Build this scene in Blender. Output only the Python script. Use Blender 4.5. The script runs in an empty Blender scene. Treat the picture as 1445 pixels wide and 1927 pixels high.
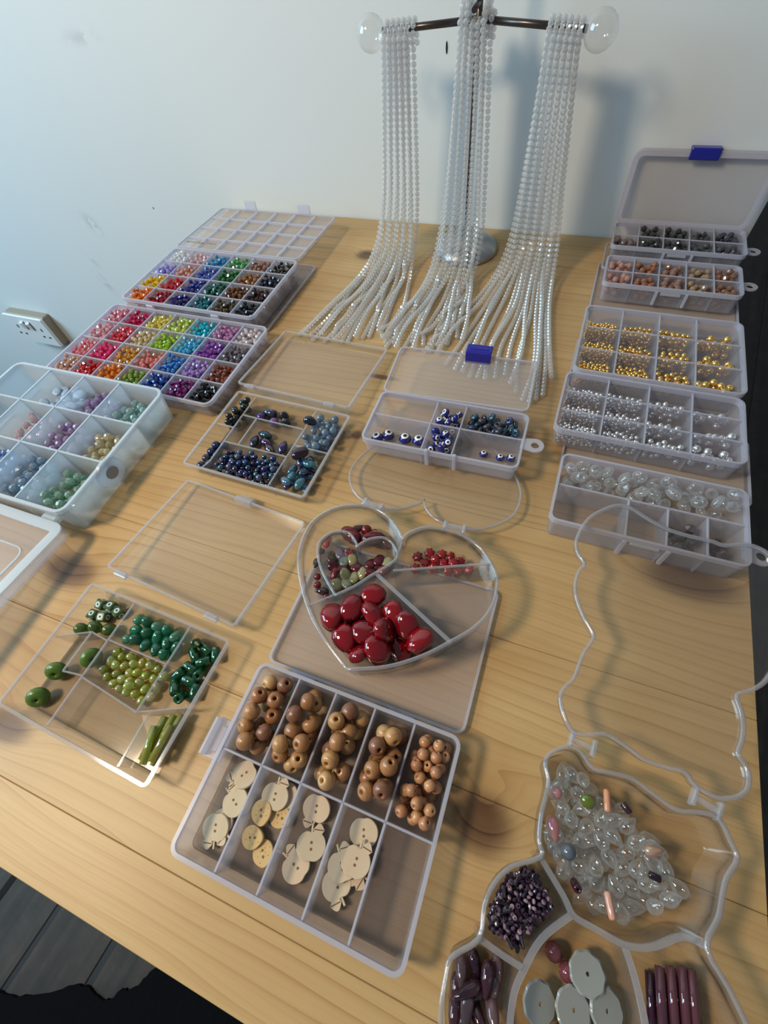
import bpy, math, random
import numpy as np
from mathutils import Matrix, Vector, Euler

random.seed(7)
rng = np.random.default_rng(11)
scene = bpy.context.scene
COL = scene.collection
PI = math.pi

# ------------------------------------------------------------------ camera
cam_d = bpy.data.cameras.new('camera')
cam = bpy.data.objects.new('camera', cam_d)
COL.objects.link(cam)
cam_d.sensor_fit = 'VERTICAL'
cam_d.sensor_height = 36.0
cam_d.lens = 834.7 / 1927 * 36.0
cam_d.clip_start = 0.01
cam.matrix_world = Matrix(((0.93353847, -0.24445004, 0.26220241, 0.0),
                           (0.34577435, 0.80702061, -0.47870433, 0.0),
                           (-0.09458345, 0.53755177, 0.83790934, 0.33),
                           (0, 0, 0, 1)))
scene.camera = cam

# ------------------------------------------------------------------ world, lights, exposure
world = bpy.data.worlds.new('world')
scene.world = world
world.use_nodes = True
wb = world.node_tree.nodes['Background']
wb.inputs['Color'].default_value = (0.74, 0.86, 1.0, 1)
wb.inputs['Strength'].default_value = 0.18

def area(name, loc, target, size, power, color, size_y=None):
    d = bpy.data.lights.new(name, 'AREA')
    d.energy = power; d.color = color
    d.shape = 'RECTANGLE'; d.size = size; d.size_y = size_y or size
    o = bpy.data.objects.new(name, d)
    COL.objects.link(o)
    o.location = loc
    o.rotation_euler = (Vector(target) - Vector(loc)).to_track_quat('-Z', 'Y').to_euler()
    return o

# the warm room lamp over the front corner of the table, and the daylight of the window beside it
area('warm_room_lamp', (-0.755, -0.30, 0.99), (-0.15, 0.25, 0), 0.20, 11.3, (1.0, 0.81, 0.57))
area('window_daylight', (-2.3, -0.35, 1.05), (-0.3, 0.5, 0.0), 1.3, 50, (0.50, 0.80, 1.0), 1.2)

scene.view_settings.view_transform = 'Standard'
scene.view_settings.look = 'None'
scene.view_settings.exposure = 0.0
scene.view_settings.gamma = 1.0
scene.view_settings.use_curve_mapping = False
scene.cycles.transparent_max_bounces = 40
scene.cycles.max_bounces = 7
scene.cycles.transmission_bounces = 4
scene.cycles.glossy_bounces = 3
scene.cycles.diffuse_bounces = 3
scene.cycles.caustics_reflective = False

# ------------------------------------------------------------------ material helpers
def new_mat(name):
    m = bpy.data.materials.new(name)
    m.use_nodes = True
    nt = m.node_tree
    nt.nodes.clear()
    out = nt.nodes.new('ShaderNodeOutputMaterial')
    return m, nt, out

def nd(nt, typ, **kw):
    n = nt.nodes.new(typ)
    for k, v in kw.items():
        if k.startswith('i_'):
            key = k[2:]
            key = int(key) if key.isdigit() else key.replace('_', ' ')
            n.inputs[key].default_value = v
        else:
            setattr(n, k, v)
    return n

def math_n(nt, op, a, b=None, c=None):
    n = nt.nodes.new('ShaderNodeMath'); n.operation = op
    for i, v in enumerate((a, b, c)):
        if v is None: continue
        if isinstance(v, (int, float)): n.inputs[i].default_value = v
        else: nt.links.new(v, n.inputs[i])
    return n.outputs[0]

def fresnel_n(nt, ior):
    """mirror share of a surface, the same from either side of a thin sheet"""
    g = nt.nodes.new('ShaderNodeNewGeometry')
    fr = nt.nodes.new('ShaderNodeFresnel')
    nt.links.new(math_n(nt, 'POWER', ior, math_n(nt, 'MULTIPLY_ADD', g.outputs['Backfacing'], -2.0, 1.0)), fr.inputs['IOR'])
    return fr.outputs[0]

def principled(name, color, rough=0.5, metal=0.0, spec=0.5, trans=0.0, coat=0.0, use_obj=False, bump=None, ior=1.5):
    m, nt, out = new_mat(name)
    p = nt.nodes.new('ShaderNodeBsdfPrincipled')
    p.inputs['Base Color'].default_value = (*color, 1)
    p.inputs['Roughness'].default_value = rough
    p.inputs['Metallic'].default_value = metal
    p.inputs['Specular IOR Level'].default_value = spec
    p.inputs['Transmission Weight'].default_value = trans
    p.inputs['Coat Weight'].default_value = coat
    p.inputs['Coat Roughness'].default_value = 0.04
    p.inputs['IOR'].default_value = ior
    if use_obj:
        oi = nt.nodes.new('ShaderNodeObjectInfo')
        nt.links.new(oi.outputs['Color'], p.inputs['Base Color'])
    if bump:
        tx = nt.nodes.new('ShaderNodeTexNoise'); tx.inputs['Scale'].default_value = bump[0]
        tc = nt.nodes.new('ShaderNodeTexCoord'); nt.links.new(tc.outputs['Object'], tx.inputs['Vector'])
        b = nt.nodes.new('ShaderNodeBump'); b.inputs['Strength'].default_value = bump[1]; b.inputs['Distance'].default_value = bump[2]
        nt.links.new(tx.outputs['Fac'], b.inputs['Height']); nt.links.new(b.outputs[0], p.inputs['Normal'])
    nt.links.new(p.outputs[0], out.inputs[0])
    return m

def plastic(name, tint=(0.97, 0.97, 0.98), haze=0.05, haze_col=(0.9, 0.92, 0.97), rough=0.05, ior=1.45, grain=0.0, edge=0.0):
    """clear or milky plastic: light passes through, a share is scattered, the surface shines"""
    m, nt, out = new_mat(name)
    L = nt.links.new
    tr = nd(nt, 'ShaderNodeBsdfTransparent'); tr.inputs[0].default_value = (*tint, 1)
    df = nd(nt, 'ShaderNodeBsdfDiffuse'); df.inputs[0].default_value = (*haze_col, 1)
    tl = nd(nt, 'ShaderNodeBsdfTranslucent'); tl.inputs[0].default_value = (*haze_col, 1)
    sc = nd(nt, 'ShaderNodeMixShader'); sc.inputs[0].default_value = 0.45
    L(df.outputs[0], sc.inputs[1]); L(tl.outputs[0], sc.inputs[2])
    mx = nd(nt, 'ShaderNodeMixShader')
    L(tr.outputs[0], mx.inputs[1]); L(sc.outputs[0], mx.inputs[2])
    h = None
    if edge > 0:
        lw = nd(nt, 'ShaderNodeLayerWeight'); lw.inputs[0].default_value = 0.3
        h = math_n(nt, 'MULTIPLY_ADD', lw.outputs['Facing'], edge, haze)
    if grain > 0:
        tc = nd(nt, 'ShaderNodeTexCoord')
        no = nd(nt, 'ShaderNodeTexNoise'); no.inputs['Scale'].default_value = 28; no.inputs['Detail'].default_value = 5
        L(tc.outputs['Object'], no.inputs['Vector'])
        g = math_n(nt, 'MULTIPLY', math_n(nt, 'SUBTRACT', no.outputs['Fac'], 0.45), grain)
        h = math_n(nt, 'ADD', g, h if h is not None else haze)
    if h is not None:
        cl = nd(nt, 'ShaderNodeClamp'); L(h, cl.inputs[0]); L(cl.outputs[0], mx.inputs[0])
    else:
        mx.inputs[0].default_value = haze
    gl = nd(nt, 'ShaderNodeBsdfGlossy'); gl.inputs['Roughness'].default_value = rough
    fm = nd(nt, 'ShaderNodeMixShader')
    L(fresnel_n(nt, ior), fm.inputs[0]); L(mx.outputs[0], fm.inputs[1]); L(gl.outputs[0], fm.inputs[2])
    L(fm.outputs[0], out.inputs[0])
    return m

def bead_glass(name, clear=0.35, rough=0.06, color=None, sheen=0.0):
    """tinted see-through glass or crystal; the tint is the object's own colour"""
    m, nt, out = new_mat(name)
    L = nt.links.new
    if color is None:
        src = nd(nt, 'ShaderNodeObjectInfo').outputs['Color']
    else:
        rgb = nd(nt, 'ShaderNodeRGB'); rgb.outputs[0].default_value = (*color, 1); src = rgb.outputs[0]
    tr = nd(nt, 'ShaderNodeBsdfTransparent')
    df = nd(nt, 'ShaderNodeBsdfDiffuse')
    tl = nd(nt, 'ShaderNodeBsdfTranslucent')
    for n in (tr, df, tl): L(src, n.inputs[0])
    sc = nd(nt, 'ShaderNodeMixShader'); sc.inputs[0].default_value = 0.4
    L(df.outputs[0], sc.inputs[1]); L(tl.outputs[0], sc.inputs[2])
    mx = nd(nt, 'ShaderNodeMixShader'); mx.inputs[0].default_value = 1 - clear
    L(tr.outputs[0], mx.inputs[1]); L(sc.outputs[0], mx.inputs[2])
    gl = nd(nt, 'ShaderNodeBsdfGlossy'); gl.inputs['Roughness'].default_value = rough
    if sheen > 0:
        lw = nd(nt, 'ShaderNodeLayerWeight'); lw.inputs[0].default_value = 0.5
        hs = nd(nt, 'ShaderNodeHueSaturation'); hs.inputs['Color'].default_value = (0.62, 0.80, 1.0, 1)
        L(math_n(nt, 'MULTIPLY_ADD', lw.outputs['Facing'], 0.8, math_n(nt, 'MULTIPLY', nd(nt, 'ShaderNodeObjectInfo').outputs['Random'], 0.6)), hs.inputs['Hue'])
        L(hs.outputs[0], gl.inputs[0])
    fac = math_n(nt, 'ADD', fresnel_n(nt, 1.6), 0.03 + sheen)
    fm = nd(nt, 'ShaderNodeMixShader')
    L(fac, fm.inputs[0]); L(mx.outputs[0], fm.inputs[1]); L(gl.outputs[0], fm.inputs[2])
    L(fm.outputs[0], out.inputs[0])
    return m

def real_glass(name, color=(1, 1, 1), milk=0.15, rough=0.02, ior=1.5):
    m, nt, out = new_mat(name)
    L = nt.links.new
    g = nd(nt, 'ShaderNodeBsdfGlass'); g.inputs['Color'].default_value = (*color, 1)
    g.inputs['Roughness'].default_value = rough; g.inputs['IOR'].default_value = ior
    tr = nd(nt, 'ShaderNodeBsdfTransparent'); tr.inputs[0].default_value = (*color, 1)
    df = nd(nt, 'ShaderNodeBsdfDiffuse'); df.inputs[0].default_value = (*color, 1)
    tl = nd(nt, 'ShaderNodeBsdfTranslucent'); tl.inputs[0].default_value = (*color, 1)
    s = nd(nt, 'ShaderNodeMixShader'); s.inputs[0].default_value = 0.5
    L(df.outputs[0], s.inputs[1]); L(tl.outputs[0], s.inputs[2])
    g2 = nd(nt, 'ShaderNodeMixShader'); g2.inputs[0].default_value = 0.4
    L(g.outputs[0], g2.inputs[1]); L(tr.outputs[0], g2.inputs[2])
    mx = nd(nt, 'ShaderNodeMixShader'); mx.inputs[0].default_value = milk
    L(g2.outputs[0], mx.inputs[1]); L(s.outputs[0], mx.inputs[2])
    L(mx.outputs[0], out.inputs[0])
    return m

# pine of the table top: grain lines along x, bent round the knots
KNOTS = [(-0.350, 0.050, 0.022, 0.0125), (0.030, -0.003, 0.015, 0.013), (0.140, 0.199, 0.028, 0.014), (-0.278, 0.589, 0.012, 0.010),
         (-0.162, 0.267, 0.005, 0.005), (-0.166, 0.354, 0.015, 0.003), (-0.305, -0.066, 0.018, 0.009)]
def pine():
    m, nt, out = new_mat('pine_wood')
    L = nt.links.new
    geo = nd(nt, 'ShaderNodeNewGeometry')
    oi = nd(nt, 'ShaderNodeObjectInfo')
    sep = nd(nt, 'ShaderNodeSeparateXYZ'); L(geo.outputs['Position'], sep.inputs[0])
    x, y = sep.outputs[0], sep.outputs[1]
    rnd = oi.outputs['Random']
    knot_bend = None; knot_dark = None
    for kx, ky, rx, ry in KNOTS:
        dx = math_n(nt, 'DIVIDE', math_n(nt, 'SUBTRACT', x, kx), rx)
        dy = math_n(nt, 'DIVIDE', math_n(nt, 'SUBTRACT', y, ky), ry)
        d2 = math_n(nt, 'ADD', math_n(nt, 'MULTIPLY', dx, dx), math_n(nt, 'MULTIPLY', dy, dy))
        e = math_n(nt, 'MULTIPLY', math_n(nt, 'POWER', 2.718, math_n(nt, 'MULTIPLY', d2, -0.28)), ry * 160)
        dark = math_n(nt, 'POWER', 2.718, math_n(nt, 'MULTIPLY', math_n(nt, 'POWER', d2, 2.2), -0.35))
        knot_bend = e if knot_bend is None else math_n(nt, 'ADD', knot_bend, e)
        knot_dark = dark if knot_dark is None else math_n(nt, 'MAXIMUM', knot_dark, dark)
    cv = nd(nt, 'ShaderNodeCombineXYZ')
    L(math_n(nt, 'MULTIPLY_ADD', rnd, 7.0, math_n(nt, 'MULTIPLY', x, 1.5)), cv.inputs[0])
    L(math_n(nt, 'MULTIPLY', y, 11.0), cv.inputs[1])
    L(math_n(nt, 'MULTIPLY', rnd, 31.0), cv.inputs[2])
    n1 = nd(nt, 'ShaderNodeTexNoise'); n1.inputs['Scale'].default_value = 1.0; n1.inputs['Detail'].default_value = 3.0; n1.inputs['Roughness'].default_value = 0.45
    L(cv.outputs[0], n1.inputs['Vector'])
    ph = math_n(nt, 'MULTIPLY_ADD', n1.outputs['Fac'], 9.0, math_n(nt, 'MULTIPLY', y, 95.0))
    ph = math_n(nt, 'ADD', ph, knot_bend)
    saw = math_n(nt, 'FRACT', ph)
    line = math_n(nt, 'POWER', saw, 5.5)
    # fine fibres
    cf = nd(nt, 'ShaderNodeCombineXYZ')
    L(math_n(nt, 'MULTIPLY', x, 18.0), cf.inputs[0]); L(math_n(nt, 'MULTIPLY', y, 620.0), cf.inputs[1]); L(math_n(nt, 'MULTIPLY', rnd, 9.0), cf.inputs[2])
    n2 = nd(nt, 'ShaderNodeTexNoise'); n2.inputs['Scale'].default_value = 1.0; n2.inputs['Detail'].default_value = 3.0
    L(cf.outputs[0], n2.inputs['Vector'])
    # broad tone
    cb = nd(nt, 'ShaderNodeCombineXYZ')
    L(math_n(nt, 'MULTIPLY', x, 4.0), cb.inputs[0]); L(math_n(nt, 'MULTIPLY', y, 22.0), cb.inputs[1])
    n3 = nd(nt, 'ShaderNodeTexNoise'); n3.inputs['Scale'].default_value = 1.0; n3.inputs['Detail'].default_value = 4.0
    L(cb.outputs[0], n3.inputs['Vector'])
    r = nd(nt, 'ShaderNodeValToRGB')
    e = r.color_ramp.elements
    e[0].position = 0.25; e[0].color = (0.44, 0.28, 0.118, 1)
    e[1].position = 0.75; e[1].color = (0.575, 0.39, 0.185, 1)
    L(n3.outputs['Fac'], r.inputs[0])
    def mixc(fac, a, b):
        mm = nt.nodes.new('ShaderNodeMix'); mm.data_type = 'RGBA'
        L(fac, mm.inputs[0])
        for s, i in ((a, 6), (b, 7)):
            if isinstance(s, tuple): mm.inputs[i].default_value = s
            else: L(s, mm.inputs[i])
        return mm.outputs[2]
    cm = nd(nt, 'ShaderNodeCombineXYZ')
    L(math_n(nt, 'MULTIPLY_ADD', rnd, 11.0, math_n(nt, 'MULTIPLY', x, 3.0)), cm.inputs[0]); L(math_n(nt, 'MULTIPLY', y, 30.0), cm.inputs[1]); cm.inputs[2].default_value = 4.0
    n4 = nd(nt, 'ShaderNodeTexNoise'); n4.inputs['Scale'].default_value = 1.0; n4.inputs['Detail'].default_value = 2.0
    L(cm.outputs[0], n4.inputs['Vector'])
    fade = nd(nt, 'ShaderNodeMapRange'); L(n4.outputs['Fac'], fade.inputs[0])
    fade.inputs[1].default_value = 0.35; fade.inputs[2].default_value = 0.65; fade.inputs[3].default_value = 0.15; fade.inputs[4].default_value = 0.85
    # a second, finer set of growth lines
    line2 = math_n(nt, 'POWER', math_n(nt, 'FRACT', math_n(nt, 'MULTIPLY', ph, 2.37)), 5.0)
    both = math_n(nt, 'ADD', math_n(nt, 'MULTIPLY', line, fade.outputs[0]), math_n(nt, 'MULTIPLY', line2, math_n(nt, 'MULTIPLY_ADD', fade.outputs[0], -0.35, 0.40)))
    c = mixc(math_n(nt, 'MULTIPLY', both, 0.80), r.outputs[0], (0.30, 0.145, 0.045, 1))
    c = mixc(math_n(nt, 'MULTIPLY', math_n(nt, 'SUBTRACT', n2.outputs['Fac'], 0.3), 0.28), c, (0.42, 0.25, 0.10, 1))
    kd = math_n(nt, 'MULTIPLY', knot_dark, math_n(nt, 'MULTIPLY_ADD', line, 0.18, 0.80))
    c = mixc(kd, c, (0.06, 0.022, 0.014, 1))
    hs = nd(nt, 'ShaderNodeHueSaturation')
    L(c, hs.inputs['Color']); L(math_n(nt, 'MULTIPLY_ADD', rnd, 0.18, 0.90), hs.inputs['Value'])
    p = nt.nodes.new('ShaderNodeBsdfPrincipled')
    L(hs.outputs[0], p.inputs['Base Color'])
    p.inputs['Roughness'].default_value = 0.42
    p.inputs['Specular IOR Level'].default_value = 0.35
    bp = nd(nt, 'ShaderNodeBump'); bp.inputs['Strength'].default_value = 0.12; bp.inputs['Distance'].default_value = 0.0006
    L(n2.outputs['Fac'], bp.inputs['Height']); L(bp.outputs[0], p.inputs['Normal'])
    L(p.outputs[0], out.inputs[0])
    return m

def wall_paint():
    m, nt, out = new_mat('wall_paint')
    L = nt.links.new
    geo = nd(nt, 'ShaderNodeNewGeometry')
    sep = nd(nt, 'ShaderNodeSeparateXYZ'); L(geo.outputs['Position'], sep.inputs[0])
    x, z = sep.outputs[0], sep.outputs[2]
    no = nd(nt, 'ShaderNodeTexNoise'); no.inputs['Scale'].default_value = 60; no.inputs['Detail'].default_value = 4
    L(geo.outputs['Position'], no.inputs['Vector'])
    tot = None
    # grey scuffs on the paint
    for sx, sz, rx, rz, a, k in ((-0.726, 0.206, 0.026, 0.007, 0.0, 0.5), (-0.922, -0.050, 0.012, 0.018, 0.55, 0.75),
                                 (-0.99, -0.18, 0.009, 0.022, 0.4, 0.6), (-0.985, -0.13, 0.006, 0.016, 0.5, 0.4), (-0.66, 0.25, 0.03, 0.005, 0.2, 0.3)):
        ca, sa = math.cos(a), math.sin(a)
        u0 = math_n(nt, 'SUBTRACT', x, sx); v0 = math_n(nt, 'SUBTRACT', z, sz)
        u = math_n(nt, 'DIVIDE', math_n(nt, 'ADD', math_n(nt, 'MULTIPLY', u0, ca), math_n(nt, 'MULTIPLY', v0, sa)), rx)
        v = math_n(nt, 'DIVIDE', math_n(nt, 'SUBTRACT', math_n(nt, 'MULTIPLY', v0, ca), math_n(nt, 'MULTIPLY', u0, sa)), rz)
        d2 = math_n(nt, 'ADD', math_n(nt, 'MULTIPLY', u, u), math_n(nt, 'MULTIPLY', v, v))
        f = math_n(nt, 'MULTIPLY', math_n(nt, 'POWER', 2.718, math_n(nt, 'MULTIPLY', d2, -1.0)), k)
        tot = f if tot is None else math_n(nt, 'MAXIMUM', tot, f)
    fac = math_n(nt, 'MULTIPLY', tot, math_n(nt, 'GREATER_THAN', no.outputs['Fac'], 0.47))
    mm = nt.nodes.new('ShaderNodeMix'); mm.data_type = 'RGBA'
    mm.inputs[6].default_value = (0.72, 0.765, 0.785, 1); mm.inputs[7].default_value = (0.50, 0.52, 0.53, 1)
    L(fac, mm.inputs[0])
    p = nt.nodes.new('ShaderNodeBsdfPrincipled')
    L(mm.outputs[2], p.inputs['Base Color']); p.inputs['Roughness'].default_value = 0.55; p.inputs['Specular IOR Level'].default_value = 0.3
    n2 = nd(nt, 'ShaderNodeTexNoise'); n2.inputs['Scale'].default_value = 260; L(geo.outputs['Position'], n2.inputs['Vector'])
    b = nd(nt, 'ShaderNodeBump'); b.inputs['Strength'].default_value = 0.06; b.inputs['Distance'].default_value = 0.001
    L(n2.outputs['Fac'], b.inputs['Height']); L(b.outputs[0], p.inputs['Normal'])
    L(p.outputs[0], out.inputs[0])
    return m

def dark_floor():
    m, nt, out = new_mat('dark_worn_floorboard')
    L = nt.links.new
    tc = nd(nt, 'ShaderNodeTexCoord'); oi = nd(nt, 'ShaderNodeObjectInfo')
    mp = nd(nt, 'ShaderNodeMapping'); mp.inputs['Scale'].default_value = (30, 1.6, 1)
    L(tc.outputs['Object'], mp.inputs[0])
    n = nd(nt, 'ShaderNodeTexNoise'); n.inputs['Scale'].default_value = 1.5; n.inputs['Detail'].default_value = 6
    L(mp.outputs[0], n.inputs['Vector'])
    n2 = nd(nt, 'ShaderNodeTexNoise'); n2.inputs['Scale'].default_value = 16; n2.inputs['Detail'].default_value = 8; n2.inputs['Roughness'].default_value = 0.7
    L(tc.outputs['Object'], n2.inputs['Vector'])
    v = math_n(nt, 'MULTIPLY', n.outputs['Fac'], n2.outputs['Fac'])
    r = nd(nt, 'ShaderNodeValToRGB'); e = r.color_ramp.elements
    e[0].position = 0.12; e[0].color = (0.012, 0.010, 0.008, 1); e[1].position = 0.5; e[1].color = (0.075, 0.052, 0.036, 1)
    L(v, r.inputs[0])
    p = nt.nodes.new('ShaderNodeBsdfPrincipled'); L(r.outputs[0], p.inputs['Base Color'])
    p.inputs['Roughness'].default_value = 0.6
    L(p.outputs[0], out.inputs[0])
    return m

def wood_bead_mat():
    m, nt, out = new_mat('varnished_bead_wood')
    L = nt.links.new
    oi = nd(nt, 'ShaderNodeObjectInfo'); tc = nd(nt, 'ShaderNodeTexCoord')
    mp = nd(nt, 'ShaderNodeMapping'); mp.inputs['Scale'].default_value = (60, 60, 420)
    L(tc.outputs['Object'], mp.inputs[0])
    add = nd(nt, 'ShaderNodeVectorMath'); add.operation = 'ADD'
    L(mp.outputs[0], add.inputs[0])
    cb = nd(nt, 'ShaderNodeCombineXYZ'); L(math_n(nt, 'MULTIPLY', oi.outputs['Random'], 50.0), cb.inputs[0]); L(cb.outputs[0], add.inputs[1])
    n = nd(nt, 'ShaderNodeTexNoise'); n.inputs['Scale'].default_value = 2.0; n.inputs['Detail'].default_value = 3
    L(add.outputs[0], n.inputs['Vector'])
    hs = nd(nt, 'ShaderNodeHueSaturation'); L(oi.outputs['Color'], hs.inputs['Color'])
    L(math_n(nt, 'MULTIPLY_ADD', n.outputs['Fac'], 0.9, 0.50), hs.inputs['Value'])
    p = nt.nodes.new('ShaderNodeBsdfPrincipled'); L(hs.outputs[0], p.inputs['Base Color'])
    p.inputs['Roughness'].default_value = 0.38; p.inputs['Coat Weight'].default_value = 0.25
    L(p.outputs[0], out.inputs[0])
    return m

M = {}
M['pine'] = pine()
M['wall'] = wall_paint()
M['floor'] = dark_floor()
M['rug'] = principled('black_rug_cloth', (0.004, 0.004, 0.005), 0.95, spec=0.1, bump=(90, 0.6, 0.003))
M['white_plastic'] = principled('white_socket_plastic', (0.80, 0.82, 0.84), 0.3)
M['beige_plastic'] = principled('yellowed_back_box', (0.33, 0.27, 0.20), 0.5)
M['black'] = principled('black_gap', (0.01, 0.01, 0.012), 0.6)
M['ink'] = principled('grey_print_ink', (0.12, 0.11, 0.11), 0.7)
M['clear'] = plastic('clear_polystyrene', (0.975, 0.97, 0.965), haze=0.012, haze_col=(0.88, 0.87, 0.88), rough=0.12, grain=0.03, edge=0.09)
M['clear_edge'] = plastic('clear_polystyrene_edge', (0.92, 0.92, 0.95), haze=0.20, haze_col=(0.93, 0.94, 0.99), rough=0.08, ior=1.6, edge=0.35)  # near-white haze paints in the highlights along clear edges
M['frost'] = plastic('milky_polypropylene', (0.95, 0.945, 0.96), haze=0.15, haze_col=(0.88, 0.87, 0.95), rough=0.22, grain=0.03, edge=0.20)
M['frost_edge'] = plastic('milky_polypropylene_edge', (0.9, 0.9, 0.95), haze=0.50, haze_col=(0.86, 0.86, 0.95), rough=0.2)
M['frost_lid'] = plastic('milky_polypropylene_lid', (0.95, 0.94, 0.95), haze=0.19, haze_col=(0.88, 0.86, 0.87), rough=0.2, grain=0.04, edge=0.1)
M['milk'] = plastic('thick_milky_polypropylene', (0.93, 0.95, 0.96), haze=0.28, haze_col=(0.88, 0.93, 0.98), rough=0.25, edge=0.2)
M['milk_edge'] = plastic('thick_milky_polypropylene_edge', (0.9, 0.94, 0.97), haze=0.66, haze_col=(0.84, 0.92, 0.99), rough=0.25)
M['blue_latch'] = principled('navy_latch_plastic', (0.014, 0.016, 0.28), 0.25)
M['bead'] = bead_glass('tinted_crystal', 0.22)
M['bead_ab'] = bead_glass('tinted_crystal_rainbow_coat', 0.45, sheen=0.05)
M['glass_tint'] = bead_glass('tinted_glass', 0.6, 0.03)
M['opaque_gloss'] = principled('glossy_glass_opaque', (1, 1, 1), 0.08, use_obj=True, coat=0.6)
M['satin'] = principled('satin_glass', (1, 1, 1), 0.3, use_obj=True)
M['metal'] = principled('plated_metal', (1, 1, 1), 0.26, metal=0.9, use_obj=True)
M['steel'] = principled('brushed_steel', (0.42, 0.43, 0.44), 0.3, metal=1.0)
M['pole'] = principled('dark_bronze_metal', (0.10, 0.085, 0.085), 0.3, metal=0.9)
M['crystal'] = plastic('clear_strand_crystal', (0.97, 0.975, 0.985), haze=0.30, haze_col=(1.0, 1.0, 1.0), rough=0.06, ior=2.0, edge=0.42)  # grazing faces whitened, so bright rims are painted onto the strand beads
M['clear_glass'] = plastic('clear_glass', (0.985, 0.985, 0.98), haze=0.02, haze_col=(0.95, 0.96, 0.97), rough=0.04, ior=1.75, edge=0.55)  # diffuse white at grazing angles stands in for bright rim lines
M['thread'] = plastic('nylon_thread', haze=0.4, haze_col=(0.9, 0.9, 0.85))
M['bead_wood'] = wood_bead_mat()
M['apple_wood'] = principled('pale_bare_wood', (0.74, 0.60, 0.42), 0.7, use_obj=True, bump=(400, 0.2, 0.0004))
M['engraved'] = principled('burnt_engraving', (0.20, 0.11, 0.05), 0.8)

# ------------------------------------------------------------------ mesh helpers
def mesh(name, verts, faces, mat, smooth=False):
    me = bpy.data.meshes.new(name)
    me.from_pydata([tuple(v) for v in verts], [], faces)
    if mat is not None: me.materials.append(mat)
    if smooth: me.polygons.foreach_set('use_smooth', [len(p.vertices) < 5 for p in me.polygons])
    me.update()
    return me

def obj(name, me, parent=None, loc=(0, 0, 0), rot=(0, 0, 0), scale=(1, 1, 1), color=None):
    o = bpy.data.objects.new(name, me)
    COL.objects.link(o)
    o.parent = parent
    o.location = loc; o.rotation_euler = rot; o.scale = scale
    if color is not None: o.color = (*color, 1)
    return o

MADE = []
def tag(o, label, cat, group=None, kind=None):
    MADE.append(o)
    o['label'] = label; o['category'] = cat
    if group: o['group'] = group
    if kind: o['kind'] = kind
    return o

def thing(name, label, cat, loc, rotz=0.0, group=None):
    o = bpy.data.objects.new(name, None)
    o.empty_display_size = 0.02
    COL.objects.link(o)
    o.location = loc; o.rotation_euler = (0, 0, rotz)
    return tag(o, label, cat, group)

def struct(o):
    o['kind'] = 'structure'
    return o

def box_vf(x0, x1, y0, y1, z0, z1):
    v = [(x0, y0, z0), (x1, y0, z0), (x1, y1, z0), (x0, y1, z0), (x0, y0, z1), (x1, y0, z1), (x1, y1, z1), (x0, y1, z1)]
    f = [(0, 3, 2, 1), (4, 5, 6, 7), (0, 1, 5, 4), (1, 2, 6, 5), (2, 3, 7, 6), (3, 0, 4, 7)]
    return v, f

def bevel_box_vf(x0, x1, y0, y1, z0, z1, b):
    """box with all edges chamfered"""
    loops = [([(x0 + b, y0 + b), (x1 - b, y1 - b)], z0), ([(x0, y0), (x1, y1)], z0 + b), ([(x0, y0), (x1, y1)], z1 - b), ([(x0 + b, y0 + b), (x1 - b, y1 - b)], z1)]
    v, rings = [], []
    for (a, c), z in loops:
        i = len(v); k = b * 0.7
        v += [(a[0] + k, a[1], z), (c[0] - k, a[1], z), (c[0], a[1] + k, z), (c[0], c[1] - k, z), (c[0] - k, c[1], z), (a[0] + k, c[1], z), (a[0], c[1] - k, z), (a[0], a[1] + k, z)]
        rings.append(list(range(i, i + 8)))
    f = [tuple(reversed(rings[0])), tuple(rings[-1])]
    for p, q in zip(rings, rings[1:]):
        for i in range(8):
            j = (i + 1) % 8
            f.append((p[i], p[j], q[j], q[i]))
    return v, f

def join_vf(parts):
    V, F = [], []
    for v, f in parts:
        n = len(V); V += list(v); F += [tuple(i + n for i in q) for q in f]
    return V, F

def loops_vf(loops, cap0=True, cap1=True, close=False):
    """loops: list of lists of (x,y,z), equal counts, bridged in order"""
    V, rings = [], []
    for l in loops:
        i = len(V); V += list(l); rings.append(list(range(i, i + len(l))))
    F = []
    seq = list(zip(rings, rings[1:]))
    if close: seq.append((rings[-1], rings[0]))
    for p, q in seq:
        n = len(p)
        for i in range(n):
            j = (i + 1) % n
            F.append((p[i], p[j], q[j], q[i]))
    if cap0 and not close: F.append(tuple(reversed(rings[0])))
    if cap1 and not close: F.append(tuple(rings[-1]))
    return V, F

def rrect(w, d, r, n=4, cx=0.0, cy=0.0):
    pts = []
    for sx, sy, a0 in ((1, -1, -90), (1, 1, 0), (-1, 1, 90), (-1, -1, 180)):
        for k in range(n + 1):
            a = math.radians(a0 + 90 * k / n)
            pts.append((cx + sx * (w / 2 - r) + r * math.cos(a), cy + sy * (d / 2 - r) + r * math.sin(a)))
    return pts

def at(loop, z): return [(x, y, z) for x, y in loop]

def inset(loop, t):
    """move a counter-clockwise closed outline inward by t"""
    n = len(loop); out = []
    for i in range(n):
        p0 = Vector(loop[i - 1]); p = Vector(loop[i]); p1 = Vector(loop[(i + 1) % n])
        e0 = (p - p0); e1 = (p1 - p)
        e0 = e0.normalized() if e0.length > 1e-9 else e1.normalized()
        e1 = e1.normalized() if e1.length > 1e-9 else e0
        n0 = Vector((-e0.y, e0.x)); n1 = Vector((-e1.y, e1.x))
        b = n0 + n1
        if b.length < 1e-6: b = n0
        b.normalize()
        s = t / max(0.45, b.dot(n0))
        out.append((p.x + b.x * s, p.y + b.y * s))
    return out

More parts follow.
